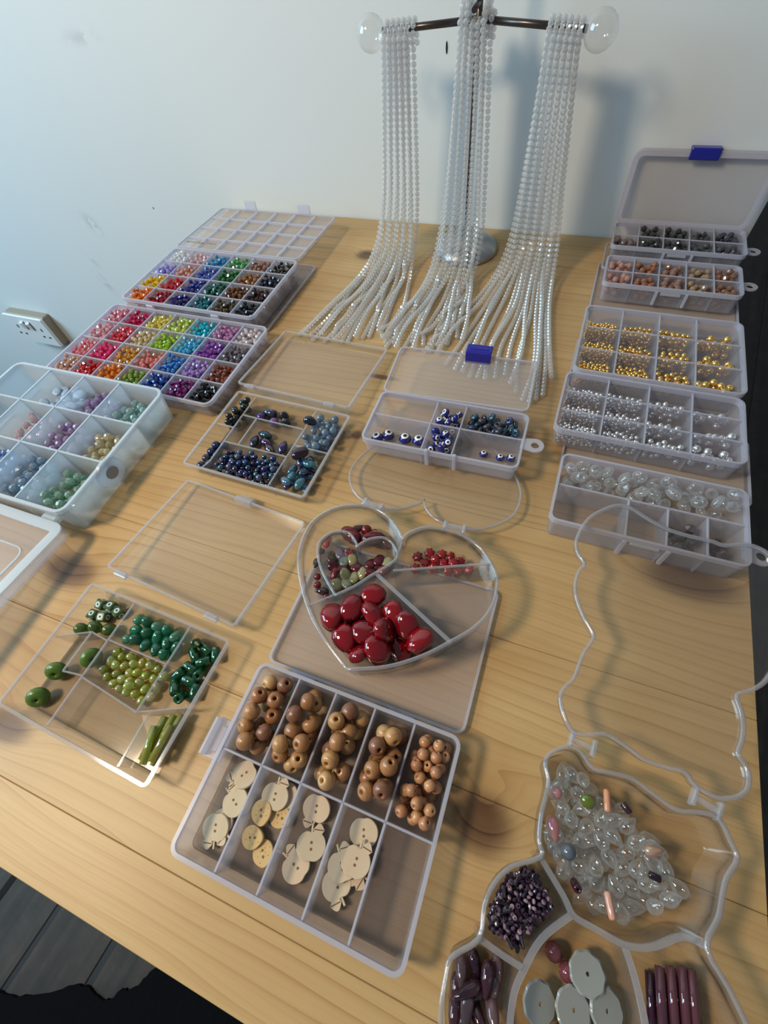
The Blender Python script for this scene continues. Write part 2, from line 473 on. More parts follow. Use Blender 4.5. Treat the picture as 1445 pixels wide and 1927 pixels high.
def lathe_vf(profile, n=12, closed=False):
    """profile of (r, z); turned round z"""
    V, F, rings = [], [], []
    for r, z in profile:
        i = len(V)
        if r < 1e-7:
            V.append((0, 0, z)); rings.append([i] * n)
        else:
            V += [(r * math.cos(2 * PI * k / n), r * math.sin(2 * PI * k / n), z) for k in range(n)]
            rings.append(list(range(i, i + n)))
    pairs = list(zip(rings, rings[1:]))
    if closed: pairs.append((rings[-1], rings[0]))
    for p, q in pairs:
        for k in range(n):
            j = (k + 1) % n
            f = []
            for idx in (p[k], p[j], q[j], q[k]):
                if idx not in f: f.append(idx)
            if len(f) >= 3: F.append(tuple(f))
    return V, F

def ball_profile(r, n=6, sq=1.0):
    return [(r * math.sin(PI * k / n), -r * sq * math.cos(PI * k / n)) for k in range(n + 1)]

def xf(vf, loc=(0, 0, 0), rot=(0, 0, 0), s=(1, 1, 1)):
    m = Matrix.LocRotScale(Vector(loc), Euler(rot), Vector(s))
    return [tuple(m @ Vector(v)) for v in vf[0]], vf[1]

def tube_vf(path, r, n=6, closed=False):
    """round bar along a 3D polyline"""
    P = [Vector(p) for p in path]; V, rings = [], []
    up = Vector((0.13, 0.21, 1)).normalized()
    for i, p in enumerate(P):
        a = P[max(i - 1, 0)]; b = P[min(i + 1, len(P) - 1)]
        if closed: a = P[i - 1]; b = P[(i + 1) % len(P)]
        t = (b - a).normalized()
        u = t.cross(up)
        if u.length < 1e-3: u = t.cross(Vector((1, 0, 0)))
        u.normalize(); w = t.cross(u)
        i0 = len(V)
        V += [tuple(p + (u * math.cos(2 * PI * k / n) + w * math.sin(2 * PI * k / n)) * r) for k in range(n)]
        rings.append(list(range(i0, i0 + n)))
    F = []
    seq = list(zip(rings, rings[1:]))
    if closed: seq.append((rings[-1], rings[0]))
    for p, q in seq:
        for k in range(n):
            F.append((p[k], p[(k + 1) % n], q[(k + 1) % n], q[k]))
    if not closed:
        F.append(tuple(reversed(rings[0]))); F.append(tuple(rings[-1]))
    return V, F

def catmull(pts, per=6, closed=False):
    P = [Vector(p) for p in pts]; n = len(P); out = []
    rngs = range(n) if closed else range(n - 1)
    for i in rngs:
        if closed: a, b, c, d = P[i - 1], P[i], P[(i + 1) % n], P[(i + 2) % n]
        else: a, b, c, d = P[max(i - 1, 0)], P[i], P[i + 1], P[min(i + 2, n - 1)]
        for k in range(per):
            t = k / per
            out.append(tuple(0.5 * ((2 * b) + (c - a) * t + (2 * a - 5 * b + 4 * c - d) * t * t + (3 * b - a - 3 * c + d) * t ** 3)))
    if not closed: out.append(tuple(P[-1]))
    return out

def wall_strip_vf(p, q, t, z0, z1, draft=0.0):
    """upright divider wall from p to q (xy), thickness t"""
    p = Vector(p); q = Vector(q); e = (q - p).normalized(); nrm = Vector((-e.y, e.x)) * t / 2
    v = []
    for z, k in ((z0, 1.0), (z1, 0.7)):
        for a, s in ((p, -1), (q, -1), (q, 1), (p, 1)):
            w = a + nrm * s * k
            v.append((w.x, w.y, z))
    f = [(0, 3, 2, 1), (4, 5, 6, 7), (0, 1, 5, 4), (1, 2, 6, 5), (2, 3, 7, 6), (3, 0, 4, 7)]
    return v, f

def poly_strip_vf(path, t, z0, z1):
    """upright wall along an open polyline"""
    P = [Vector(p) for p in path]; L, Rr = [], []
    for i, p in enumerate(P):
        e = (P[min(i + 1, len(P) - 1)] - P[max(i - 1, 0)]).normalized(); n = Vector((-e.y, e.x)) * t / 2
        L.append(p + n); Rr.append(p - n)
    V, F = [], []
    for i in range(len(P)):
        V += [(L[i].x, L[i].y, z0), (Rr[i].x, Rr[i].y, z0), (Rr[i].x, Rr[i].y, z1), (L[i].x, L[i].y, z1)]
    for i in range(len(P) - 1):
        a, b = 4 * i, 4 * i + 4
        for k in range(4):
            F.append((a + k, a + (k + 1) % 4, b + (k + 1) % 4, b + k))
    F += [(3, 2, 1, 0), tuple(4 * (len(P) - 1) + k for k in range(4))]
    return V, F

# ------------------------------------------------------------------ heaps
def inside(poly, x, y):
    c = False; n = len(poly); j = n - 1
    for i in range(n):
        xi, yi = poly[i]; xj, yj = poly[j]
        if (yi > y) != (yj > y) and x < (xj - xi) * (y - yi) / (yj - yi) + xi: c = not c
        j = i
    return c

def heap(poly, n, r, z0, zmax=1.0, tries=5, bias=None, jit=0.0, gap=.0009):
    """drop n balls of radius r into a cell; returns centres"""
    xs = [p[0] for p in poly]; ys = [p[1] for p in poly]
    cell = inset(poly, r + gap)
    z0 += .0001
    C = np.zeros((n, 3)); R = np.zeros(n); m = 0
    for i in range(n):
        rr = r * (1 + random.uniform(-jit, jit))
        best = None
        for k in range(tries):
            for _ in range(30):
                x = random.uniform(min(xs), max(xs)); y = random.uniform(min(ys), max(ys))
                if bias: 
                    x += (bias[0] - x) * bias[2] * random.random(); y += (bias[1] - y) * bias[2] * random.random()
                if inside(cell, x, y): break
            else: continue
            z = z0 + rr
            if m:
                d2 = (C[:m, 0] - x) ** 2 + (C[:m, 1] - y) ** 2
                s2 = ((R[:m] + rr) * 0.96) ** 2
                ok = d2 < s2
                if ok.any(): z = max(z, float((C[:m, 2][ok] + np.sqrt(s2[ok] - d2[ok])).max()))
            if best is None or z < best[2]: best = (x, y, z)
        if best is None or best[2] > zmax: continue
        C[m] = best; R[m] = rr; m += 1
    return C[:m], R[:m]

def world_verts(o):
    out = []
    def walk(ob, m):
        m = m @ Matrix.LocRotScale(ob.location, ob.rotation_euler, ob.scale)
        if ob.type == 'MESH':
            a = np.empty(len(ob.data.vertices) * 3); ob.data.vertices.foreach_get('co', a)
            M4 = np.array(m); out.append(a.reshape(-1, 3) @ M4[:3, :3].T + M4[:3, 3])
        for c in ob.children: walk(c, m)
    walk(o, Matrix())
    return np.vstack(out)

def push_in(P, x, y):
    """for points (x, y): is it outside polygon P, and the step to its nearest edge point"""
    A = P; B = np.roll(P, -1, 0); E = B - A
    dx = x[:, None] - A[:, 0]; dy = y[:, None] - A[:, 1]
    t = np.clip((dx * E[:, 0] + dy * E[:, 1]) / (E ** 2).sum(1), 0, 1)
    qx = A[:, 0] + t * E[:, 0] - x[:, None]; qy = A[:, 1] + t * E[:, 1] - y[:, None]
    d = qx ** 2 + qy ** 2; k = d.argmin(1); r = np.arange(len(x))
    cr = ((A[:, 1] > y[:, None]) != (B[:, 1] > y[:, None])) & (dx < E[:, 0] * dy / np.where(np.abs(E[:, 1]) < 1e-12, 1e-12, E[:, 1]))
    return cr.sum(1) % 2 == 0, qx[r, k], qy[r, k]

def turned(poly_mm, about=(0, 0), a=0.0):
    c, s = math.cos(a), math.sin(a)
    return [(about[0] + (x / 1000 - about[0]) * c - (y / 1000 - about[1]) * s, about[1] + (x / 1000 - about[0]) * s + (y / 1000 - about[1]) * c) for x, y in poly_mm]

def settle(objs, poly, floor, r=None, iters=40, zmin_only=False):
    """bring loose pieces apart and inside their compartment, resting on its floor"""
    P = np.array(poly); n = len(objs)
    V = [world_verts(o) for o in objs]
    T = np.zeros((n, 3)); c0 = np.array([(v.min(0) + v.max(0)) / 2 for v in V])
    rr = np.array([r] * n if np.isscalar(r) else r) if r is not None else None
    for it in range(iters):
        if rr is not None and it < iters - 8:
            C = c0 + T; D = C[:, None] - C[None]; dist = np.sqrt((D ** 2).sum(2)) + 1e-9
            ov = np.clip(rr[:, None] + rr[None] - dist, 0, None); np.fill_diagonal(ov, 0)
            W = D / dist[..., None]; W[..., 2] += np.where(np.abs(W[..., 2]) < .05, .12 * np.sign(np.subtract.outer(np.arange(n), np.arange(n))), 0)
            T += (W * ov[..., None]).sum(1) * .35
        for i in range(n):
            v = V[i] + T[i]
            if v[:, 2].min() < floor: T[i, 2] += floor - v[:, 2].min()
            elif rr is not None and it < iters - 8: T[i, 2] -= min(.0002, v[:, 2].min() - floor)
            if zmin_only: continue
            out, qx, qy = push_in(P, v[:, 0], v[:, 1])
            if out.any():
                L = np.where(out, qx ** 2 + qy ** 2, -1); k = int(L.argmax())
                T[i, 0] += qx[k] * 1.02; T[i, 1] += qy[k] * 1.02
    for o, t in zip(objs, T): o.location = Vector(o.location) + Vector(t)

def top_of(C, R, x, y, r, z0):
    """height at which a ball of radius r comes to rest on a heap"""
    d2 = (C[:, 0] - x) ** 2 + (C[:, 1] - y) ** 2; s2 = ((R + r) * .95) ** 2; ok = d2 < s2
    return max(z0 + r, float((C[ok, 2] + np.sqrt(s2[ok] - d2[ok])).max())) if ok.any() else z0 + r

def rect_poly(x0, x1, y0, y1): return [(x0, y0), (x1, y0), (x1, y1), (x0, y1)]

def rand_rot(): return (random.uniform(0, 2 * PI), random.uniform(0, 2 * PI), random.uniform(0, 2 * PI))

def heap_stuff(name, C, R, base_vf, base_r, mat, label, cat, color, smooth=False, group=None):
    parts = []
    for c, r in zip(C, R):
        s = r / base_r
        parts.append(xf(base_vf, c, rand_rot(), (s, s, s)))
    o = obj(name, mesh(name, *join_vf(parts), mat, smooth), color=color)
    return tag(o, label, cat, group, 'stuff')

# ================================================================== SETTING
YW = 0.690
w = struct(obj('wall_back', mesh('wall_back', *box_vf(-3.2, 0.192, YW, YW + 0.14, -0.75, 2.0), M['wall'])))
# a chip of dark paint on the wall behind the necklace stand, with a fleck further along
chip = [(0, -0.0055), (0.0011, -0.0035), (0.0014, 0), (0.001, 0.004), (0.0002, 0.0058), (-0.0009, 0.0045), (-0.0012, 0), (-0.0008, -0.004)]
obj('paint_chip', mesh('paint_chip', *loops_vf([[(x, 0.0, z) for x, z in chip], [(x * .6, -0.0008, z * .8) for x, z in chip]]), M['black']), w, (-0.1942, YW, 0.1848))
obj('paint_fleck', mesh('paint_fleck', *loops_vf([[(x * .8, 0.0, z * .35) for x, z in chip], [(x * .5, -0.0005, z * .3) for x, z in chip]]), M['black']), w, (-0.741, YW, -0.0105))

# floor boards of the dark room
fl = struct(obj('floor', mesh('floor', *box_vf(-3.2, 2.6, -2.2, 3.6, -0.80, -0.752), M['black'])))
bw = 0.13
board_me = mesh('floor_board', *bevel_box_vf(-bw / 2 + .0015, bw / 2 - .0015, -2.8, 2.8, -0.02, 0, 0.0015), M['floor'])
for i in range(40):
    obj('floorboard', board_me, fl, (-2.4 + i * bw, 0.5 + 0.1 * math.sin(i * 2.3), -0.75), (0, 0, -0.12))

# black rug with a torn edge on the floor in front of the table
rug = [(-0.86, -0.62), (-0.78, -0.60), (-0.652, -0.559), (-0.60, -0.545), (-0.548, -0.516), (-0.52, -0.497), (-0.495, -0.490), (-0.47, -0.492), (-0.447, -0.488),
       (-0.435, -0.470), (-0.419, -0.463), (-0.404, -0.443), (-0.398, -0.427), (-0.37, -0.40), (-0.33, -0.36), (-0.25, -0.31), (-0.1, -0.28), (0.25, -0.25),
       (0.3, -1.1), (-0.9, -1.2)]
rug = [(x + random.uniform(-.002, .002), y + random.uniform(-.002, .002)) for x, y in reversed(catmull(rug, 4, True))]
tag(obj('floor_rug', mesh('floor_rug', *loops_vf([at(rug, -0.7505), at(rug, -0.742)]), M['rug'])), 'black rug with a ragged edge on the floor below the table', 'rug')

# double wall socket
s = thing('wall_socket', 'white double wall socket with two switches, low on the pale blue wall', 'socket', (-1.361, YW, -0.340))
obj('back_box', mesh('back_box', *bevel_box_vf(-0.0725, 0.0725, -0.022, 0.001, -0.0425, 0.0425, 0.002), M['beige_plastic']), s)
fp = obj('face_plate', mesh('face_plate', *bevel_box_vf(-0.0735, 0.0735, -0.031, -0.022, -0.0435, 0.0435, 0.003), M['white_plastic']), s)
for k in (-0.012, 0.012):
    obj('rocker_switch', mesh('rocker_switch', *xf(bevel_box_vf(-0.006, 0.006, -0.004, 0.003, -0.011, 0.011, 0.001), (k, -0.032, 0.016), (0.2, 0, 0)), M['white_plastic']), fp)
    obj('switch_gap', mesh('switch_gap', *box_vf(k + 0.006, k + 0.0085, -0.0318, -0.0309, 0.004, 0.028), M['black']), fp)
for cxs in (-0.045, 0.045):
    for dx, dz, ww, hh in ((0, 0.016, 0.004, 0.009), (-0.011, -0.006, 0.007, 0.0045), (0.011, -0.006, 0.007, 0.0045)):
        obj('socket_hole', mesh('socket_hole', *box_vf(cxs + dx - ww / 2, cxs + dx + ww / 2, -0.0316, -0.0308, dz - hh / 2 - 0.008, dz + hh / 2 - 0.008), M['black']), fp)

# ================================================================== TABLE
TX0, TX1, TY0, TY1 = -0.568, 0.180, -0.130, 0.688
table = thing('pine_table', 'pine plank table against the wall carrying all the bead boxes', 'table', ((TX0 + TX1) / 2, (TY0 + TY1) / 2, -0.75))
ox, oy = -(TX0 + TX1) / 2, -(TY0 + TY1) / 2
top = obj('table_top', mesh('table_top', *box_vf(TX0 + .004, TX1 - .004, TY0 + .004, TY1 - .004, -0.027, -0.004), M['pine']), table, (ox, oy, 0.75))
joints = [TY0, -0.092, 0.010, 0.110, 0.210, 0.310, 0.410, 0.510, 0.605, 0.650, TY1]
for a, b in zip(joints, joints[1:]):
    g = 0.0001
    obj('plank', mesh('plank', *bevel_box_vf(TX0, TX1, a + g, b - g, -0.028, 0.0, 0.0004), M['pine']), top)
for sx in (TX0 + .05, TX1 - .05):
    for sy in (TY0 + .05, TY1 - .05):
        obj('leg', mesh('leg', *bevel_box_vf(sx - .025, sx + .025, sy - .025, sy + .025, -0.75, -0.027, .003), M['pine']), table, (ox, oy, 0.75))
for sy in (TY0 + .05, TY1 - .05):
    obj('apron', mesh('apron', *box_vf(TX0 + .07, TX1 - .07, sy - .009, sy + .009, -0.11, -0.027), M['pine']), table, (ox, oy, 0.75))

# ================================================================== BOXES
def tray_vf(w, d, h, r, wall, draft, floor):
    o = rrect(w, d, r); ob = rrect(w - 2 * draft, d - 2 * draft, max(r - draft, .001))
    i = rrect(w - 2 * wall, d - 2 * wall, max(r - wall, .0008)); ib = rrect(w - 2 * wall - 2 * draft, d - 2 * wall - 2 * draft, max(r - wall - draft, .0006))
    obm = rrect(w - 2 * draft - .001, d - 2 * draft - .001, max(r - draft - .0005, .0008))
    return loops_vf([at(obm, 0), at(ob, .0006), at(o, h), at(i, h), at(ib, floor)])

def rim_vf(w, d, r, wall, z0, z1, out=.0008):
    a = rrect(w + 2 * out, d + 2 * out, r + out); b = rrect(w - 2 * wall, d - 2 * wall, max(r - wall, .0008))
    return loops_vf([at(b, z0), at(a, z0), at(a, z1), at(b, z1)], close=True)

def lid_vf(w, d, h, r, wall, floor=.0012):
    """opened lid lying on its back, hinge edge at y=0"""
    o = rrect(w, d, r, cy=d / 2); i = rrect(w - 2 * wall, d - 2 * wall, max(r - wall, .0008), cy=d / 2)
    return loops_vf([at(rrect(w - .001, d - .001, max(r - .0005, .0008), cy=d / 2), 0), at(o, .0006), at(o, h), at(i, h), at(i, floor)])

def lid_rim_vf(w, d, h, r, wall, out=.0004):
    a = rrect(w + 2 * out, d + 2 * out, r + out, cy=d / 2); b = rrect(w - 2 * wall, d - 2 * wall, max(r - wall, .0008), cy=d / 2)
    return loops_vf([at(b, h - .0016), at(a, h - .0016), at(a, h + .0002), at(b, h + .0002)], close=True)

def hang_tab(parent, x, y, z, mat):
    n = 16; ro, ri = .0075, .0035; neck = .011
    V = []
    outer = [(neck + ro * math.cos(2 * PI * k / n), ro * math.sin(2 * PI * k / n)) for k in range(n)]
    outer = [(-.001 if px < neck - .004 else px, math.copysign(.0055, py) if px < neck - .004 else py) for px, py in outer]
    inner = [(neck + ri * math.cos(2 * PI * k / n), ri * math.sin(2 * PI * k / n)) for k in range(n)]
    vf = loops_vf([at(inner, 0), at(outer, 0), at(outer, .0014), at(inner, .0014)], close=True)
    return obj('hanging_tab', mesh('hanging_tab', *vf, mat), parent, (x, y, z))

def case(name, label, x0, x1, y0, y1, z0, zr, mat, edge, lidmat, r=.006, wall=.0012, draft=.002, rotz=0, cols=(), rows=(), div_h=.94, segs=None, group=None,
         lid=None, flange=.003, thick=.0011):
    """a compartment box; cols / rows: world x / y of full dividers; segs: [(p,q)] world xy of extra dividers; lid: dict"""
    cx, cy = (x0 + x1) / 2, (y0 + y1) / 2; w, d, h = x1 - x0, y1 - y0, zr - z0
    t = thing(name, label, 'box', (cx, cy, z0), rotz, group)
    tr = obj('tray', mesh('tray', *tray_vf(w, d, h - .0002, r, wall, draft, .0012), mat), t)
    obj('rim', mesh('rim', *rim_vf(w, d, r, wall, h - flange, h), edge), tr)
    hz = h * div_h
    def div(p, q):
        dv = obj('divider', mesh('divider', *wall_strip_vf((p[0] - cx, p[1] - cy), (q[0] - cx, q[1] - cy), thick, .0012, hz), mat), t)
        obj('divider_edge', mesh('divider_edge', *wall_strip_vf((p[0] - cx, p[1] - cy), (q[0] - cx, q[1] - cy), thick * 1.25, hz - .0007, hz + .0003), edge), dv)
    e = wall * .5
    for x in cols: div((x, y0 + e), (x, y1 - e))
    for y in rows: div((x0 + e, y), (x1 - e, y))
    for p, q in (segs or ()): div(p, q)
    if lid:
        lw, ld, lh = lid.get('w', w), lid['d'], lid.get('h', .006)
        lx, ly, lz = lid['at']
        L = obj('lid', mesh('lid', *lid_vf(lw, ld, lh, lid.get('r', r), wall), lidmat), t, (lx - cx, ly - cy, lz - z0), (lid.get('tilt', 0), 0, lid.get('rz', 0)))
        obj('lid_rim', mesh('lid_rim', *lid_rim_vf(lw, ld, lh, lid.get('r', r), wall * lid.get('rimw', 1.0)), edge), L)
        for hx in lid.get('hinges', ()):
            parts = [bevel_box_vf(hx - .005, hx + .005, -.003, .002, lh - .003, lh + .001, .0006),
                     xf(lathe_vf([(0, -.006), (.0015, -.006), (.0015, .006), (0, .006)], 8), (hx, -.002, lh), (0, PI / 2, 0))]
            obj('hinge', mesh('hinge', *join_vf(parts), edge), L)
        for kx, kw, kd, mt in lid.get('latch', ()):
            parts = [bevel_box_vf(kx - kw / 2, kx + kw / 2, ld - .001, ld + kd, lh - .002, lh + .0005, .0005),
                     bevel_box_vf(kx - kw / 2, kx + kw / 2, ld + kd - .002, ld + kd, lh - .002, lh + .007, .0006)]
            obj('latch', mesh('latch', *join_vf(parts), mt), L)
    return t, (cx, cy, w, d, h)

# ---- wooden bead box and its lid
wx = (-0.105, -0.0775, -0.0495, -0.0225)
case('bead_box', 'milky plastic box holding round wooden beads and apple-shaped buttons', -0.1355, 0.007, -0.079, 0.0345, 0.0, 0.022, M['frost'], M['frost_edge'], M['frost_lid'],
     r=.006, cols=wx, rows=(-0.0215,), draft=.0015, wall=.0016, thick=.0013,
     lid=dict(w=0.148, d=0.106, h=0.004, at=(-0.066, 0.0385, 0.0002), r=.006, rz=0.0))
wood_box = bpy.data.objects['bead_box']
obj('clasp', mesh('clasp', *join_vf([bevel_box_vf(-.013, 0.0005, -.0125, .0125, .0, .0025, .0006), bevel_box_vf(-.0135, -.011, -.0115, .0115, .0, .009, .0006),
    bevel_box_vf(-.008, -.004, -.008, .008, .002, .0045, .0006)]), M['frost_edge']), wood_box, (-0.0712, 0.004, 0.010))
for hx in (-.045, .03):
    obj('hinge', mesh('hinge', *bevel_box_vf(hx - .009, hx + .009, .055, .062, .0008, .004, .0006), M['frost_edge']), wood_box)

def ring_bead(R, h, hole, n=14, m=8):
    pr = [(hole, -h * .86)]
    for k in range(1, m):
        a = -PI / 2 + PI * k / m
        pr.append((max(hole * 1.15, R * math.cos(a) ** .8), h * math.sin(a)))
    pr.append((hole, h * .86))
    return lathe_vf(pr, n, closed=True)
wb_me = mesh('wooden_bead', *ring_bead(.0055, .0050, .0013, 16, 10), M['bead_wood'], True)
wb2_me = mesh('small_wooden_bead', *ring_bead(.0036, .0034, .0008, 12, 8), M['bead_wood'], True)
WOODC = [(0.40, 0.195, 0.075), (0.32, 0.14, 0.055), (0.46, 0.24, 0.09), (0.22, 0.095, 0.05), (0.50, 0.29, 0.12), (0.36, 0.17, 0.065)]
cellx = [-0.1335, *wx, 0.0050]
names = ['beside the clasp', 'second from the clasp', 'third from the clasp', 'next to the small beads']
for ci in range(4):
    poly = rect_poly(cellx[ci] + .001, cellx[ci + 1] - .001, -0.0205, 0.0325)
    C, R = heap(poly, 60, .0054, .0012, zmax=.0262, tries=6, gap=.0002)
    for c in C:
        o = obj('wooden_bead', wb_me, None, c, (random.gauss(0, .7), random.gauss(0, .7), random.uniform(0, 6)), (1, 1, random.choice((1, 1, .93, 1.1))), random.choice(WOODC))
        tag(o, 'brown varnished round wooden bead in the long compartment ' + names[ci], 'bead', 'round wooden beads ' + names[ci])
poly = rect_poly(cellx[4] + .001, cellx[5] - .001, -0.0205, 0.0325)
C, R = heap(poly, 62, .0036, .0012, zmax=.0215, tries=6, gap=.0004)
for c in C:
    o = obj('small_wooden_bead', wb2_me, None, c, (random.gauss(0, .8), random.gauss(0, .8), random.uniform(0, 6)), (1, 1, 1), random.choice([(.50, .24, .11), (.46, .21, .10), (.55, .28, .13)]))
    tag(o, 'small tan wooden bead in the end compartment beside the larger wooden beads', 'bead', 'small wooden beads')

# apple and strawberry buttons
def apple_outline(kind):
    pts = []
    for k in range(40):
        a = 2 * PI * k / 40
        if kind == 'apple':
            r = .0084 * (1 - .16 * math.exp(-((a - PI / 2) / .30) ** 2) - .10 * math.exp(-((a - 3 * PI / 2) / .28) ** 2) + .03 * math.cos(2 * a))
            x, y = r * math.cos(a), r * math.sin(a) * .98
        else:
            r = .0066 * (1 + .10 * math.sin(a) - .16 * math.exp(-((a - 3 * PI / 2) / .5) ** 2) * -1)
            x, y = r * math.cos(a) * .95, r * math.sin(a)
        pts.append((x, y))
    return pts
ap = apple_outline('apple'); stw = apple_outline('strawberry')
ap_me = mesh('apple_disc', *loops_vf([at(inset(ap, .0002), -.0011), at(ap, -.0008), at(ap, .0008), at(inset(ap, .0003), .0011)]), M['apple_wood'])
st_me = mesh('strawberry_disc', *loops_vf([at(inset(stw, .0002), -.0011), at(stw, -.0008), at(stw, .0008), at(inset(stw, .0003), .0011)]), M['apple_wood'])
hole_me = mesh('buttonhole', *lathe_vf([(0, -.00115), (.0008, -.00115), (.0008, .00115), (0, .00115)], 10), M['engraved'])
stem_me = mesh('stem', *bevel_box_vf(-.0006, .0006, .0066, .0108, -.0008, .0008, .0002), M['apple_wood'])
lf = [(.0045 * t, .0022 * math.sin(PI * t) * s) for s, ts in ((1, [k / 8 for k in range(9)]), (-1, [k / 8 for k in range(7, 0, -1)])) for t in ts]
lf = list(reversed(lf))
leaf_me = mesh('leaf', *loops_vf([at(lf, -.0008), at(lf, .0009)]), M['apple_wood'])
vein_me = mesh('leaf_vein', *box_vf(.0004, .0042, -.0002, .0002, .0008, .00098), M['engraved'])
seed_me = mesh('seed_mark', *lathe_vf([(0, -.0011), (.0003, -.0011), (.0003, .00113), (0, .00113)], 6), M['engraved'])
# x, y (mm), turn (deg), z (mm), kind, where
BTN = [(-118, -31, 150, 5, 'a', 0), (-116, -46, 65, 5, 'a', 0), (-121, -62, 200, 4, 'a', 0), (-120, -60, 250, 1.5, 'a', 0),
       (-93, -33, 10, 6, 'a', 1), (-97, -45, 30, 6, 's', 1), (-84, -43, 80, 3, 's', 1), (-98, -58, 110, 4, 's', 1), (-87, -63, 40, 3, 's', 1), (-88, -31, 60, 2.5, 'a', 1),
       (-66, -31, 190, 4, 'a', 2), (-61, -49, 20, 5, 'a', 2), (-67, -61, 75, 3, 'a', 2),
       (-34, -32, 200, 3, 'a', 3), (-33, -46, 0, 7, 'a', 3), (-40, -51, 40, 4.2, 'a', 3), (-42, -60, 230, 2.2, 'a', 3), (-33, -50, 260, 2, 'a', 3)]
for bx, by, ang, bz, kd, wh in BTN:
    s = kd == 'a'
    pos = ['in the compartment beside the clasp', 'in the second compartment from the clasp', 'in the middle compartment', 'beside the empty compartment'][wh]
    t = thing('apple_button' if s else 'strawberry_button',
              ('pale wooden apple-shaped button ' if s else 'speckled tan strawberry-shaped wooden button ') + pos, 'button', (bx / 1000, by / 1000, bz / 1000 + .0012), math.radians(ang),
              ('apple buttons ' if s else 'strawberry buttons ') + pos)
    t.rotation_euler = (random.gauss(0, .12), random.gauss(0, .12), math.radians(ang))
    tint = (.63 + random.uniform(-.03, .03), .51, .36) if s else (.60, .42, .19)
    obj('disc', ap_me if s else st_me, t, color=tint)
    for hy in (-.0016, .0016): obj('buttonhole', hole_me, t, (0, hy, 0))
    if s:
        obj('stem', stem_me, t, color=tint)
        l = obj('leaf', leaf_me, t, (.0006, .0080, .0003), (0, 0, -.1), (1.5, 1.5, 1), color=tint)
        obj('leaf_vein', vein_me, l)
    else:
        for k in range(9):
            a = k * 2.4; rr = .0016 + .0038 * (k / 9)
            obj('seed_mark', seed_me, t, (rr * math.cos(a), rr * math.sin(a), 0))
    settle([t], rect_poly(cellx[wh] + .0012, cellx[wh + 1] - .0012, -.0755, -.0228), .0012, iters=6)

# ---- heart box
HEART_L = [(-.071, .152), (-.077, .159), (-.090, .168), (-.107, .172), (-.125, .167), (-.138, .157), (-.146, .142), (-.145, .121), (-.137, .102), (-.119, .079), (-.099, .062), (-.074, .047)]
HEART_R = [(-.074, .047), (-.050, .057), (-.030, .071), (-.014, .087), (-.002, .101), (.005, .116), (.006, .133), (.002, .146), (-.011, .160), (-.027, .168), (-.045, .169), (-.058, .166), (-.068, .158), (-.071, .152)]
heart = catmull(HEART_R, 4)[:-1] + catmull(HEART_L, 4)[:-1]     # counter-clockwise
HC = (-0.071, 0.110)
hl = [(x - HC[0], y - HC[1]) for x, y in heart]
hb = thing('heart_box', 'clear heart-shaped box with a small heart cup and red beads', 'box', (HC[0], HC[1], 0.0042))
hz = .029
tr = obj('tray', mesh('tray', *loops_vf([at(inset(hl, .0035), 0), at(inset(hl, .003), .0006), at(hl, hz), at(inset(hl, .0015), hz), at(inset(hl, .0045), .0014)]), M['clear'], True), hb)
obj('rim', mesh('rim', *loops_vf([at(inset(hl, .0016), hz - .002), at(inset(hl, -.0005), hz - .002), at(inset(hl, -.0005), hz + .0003), at(inset(hl, .0016), hz + .0003)], close=True), M['clear_edge'], True), tr)
mini = [(-.102, .092), (-.091, .103), (-.083, .114), (-.075, .124), (-.069, .135), (-.075, .144), (-.085, .148), (-.096, .143), (-.102, .135), (-.104, .138), (-.113, .144), (-.125, .141), (-.132, .130), (-.129, .119), (-.121, .108), (-.111, .099)]
mini = catmull(mini[:9], 4)[:-1] + catmull(mini[8:] + [mini[0]], 4)[:-1]
ml = [(x - HC[0], y - HC[1]) for x, y in mini]
mc = obj('heart_cup', mesh('heart_cup', *loops_vf([at(inset(ml, .0012), .0014), at(ml, hz), at(inset(ml, .0012), hz), at(inset(ml, .0022), .003)]), M['clear'], True), hb)
obj('cup_rim', mesh('cup_rim', *loops_vf([at(inset(ml, .0013), hz - .001), at(inset(ml, -.0004), hz - .001), at(inset(ml, -.0004), hz + .0004), at(inset(ml, .0013), hz + .0004)], close=True), M['clear_edge'], True), mc)
for p, q, tk in (((-.118, .079), (-.103, .093), .0013), ((-.080, .118), (-.014, .0865), .0022), ((-.069, .124), (-.002, .1515), .0013), ((-.071, .152), (-.070, .136), .0016)):
    p2 = (p[0] - HC[0], p[1] - HC[1]); q2 = (q[0] - HC[0], q[1] - HC[1])
    dv = obj('divider', mesh('divider', *wall_strip_vf(p2, q2, tk, .0014, hz - .001), M['clear']), hb)
    obj('divider_edge', mesh('divider_edge', *wall_strip_vf(p2, q2, tk * 1.3, hz - .0016, hz - .0002), M['clear_edge']), dv)
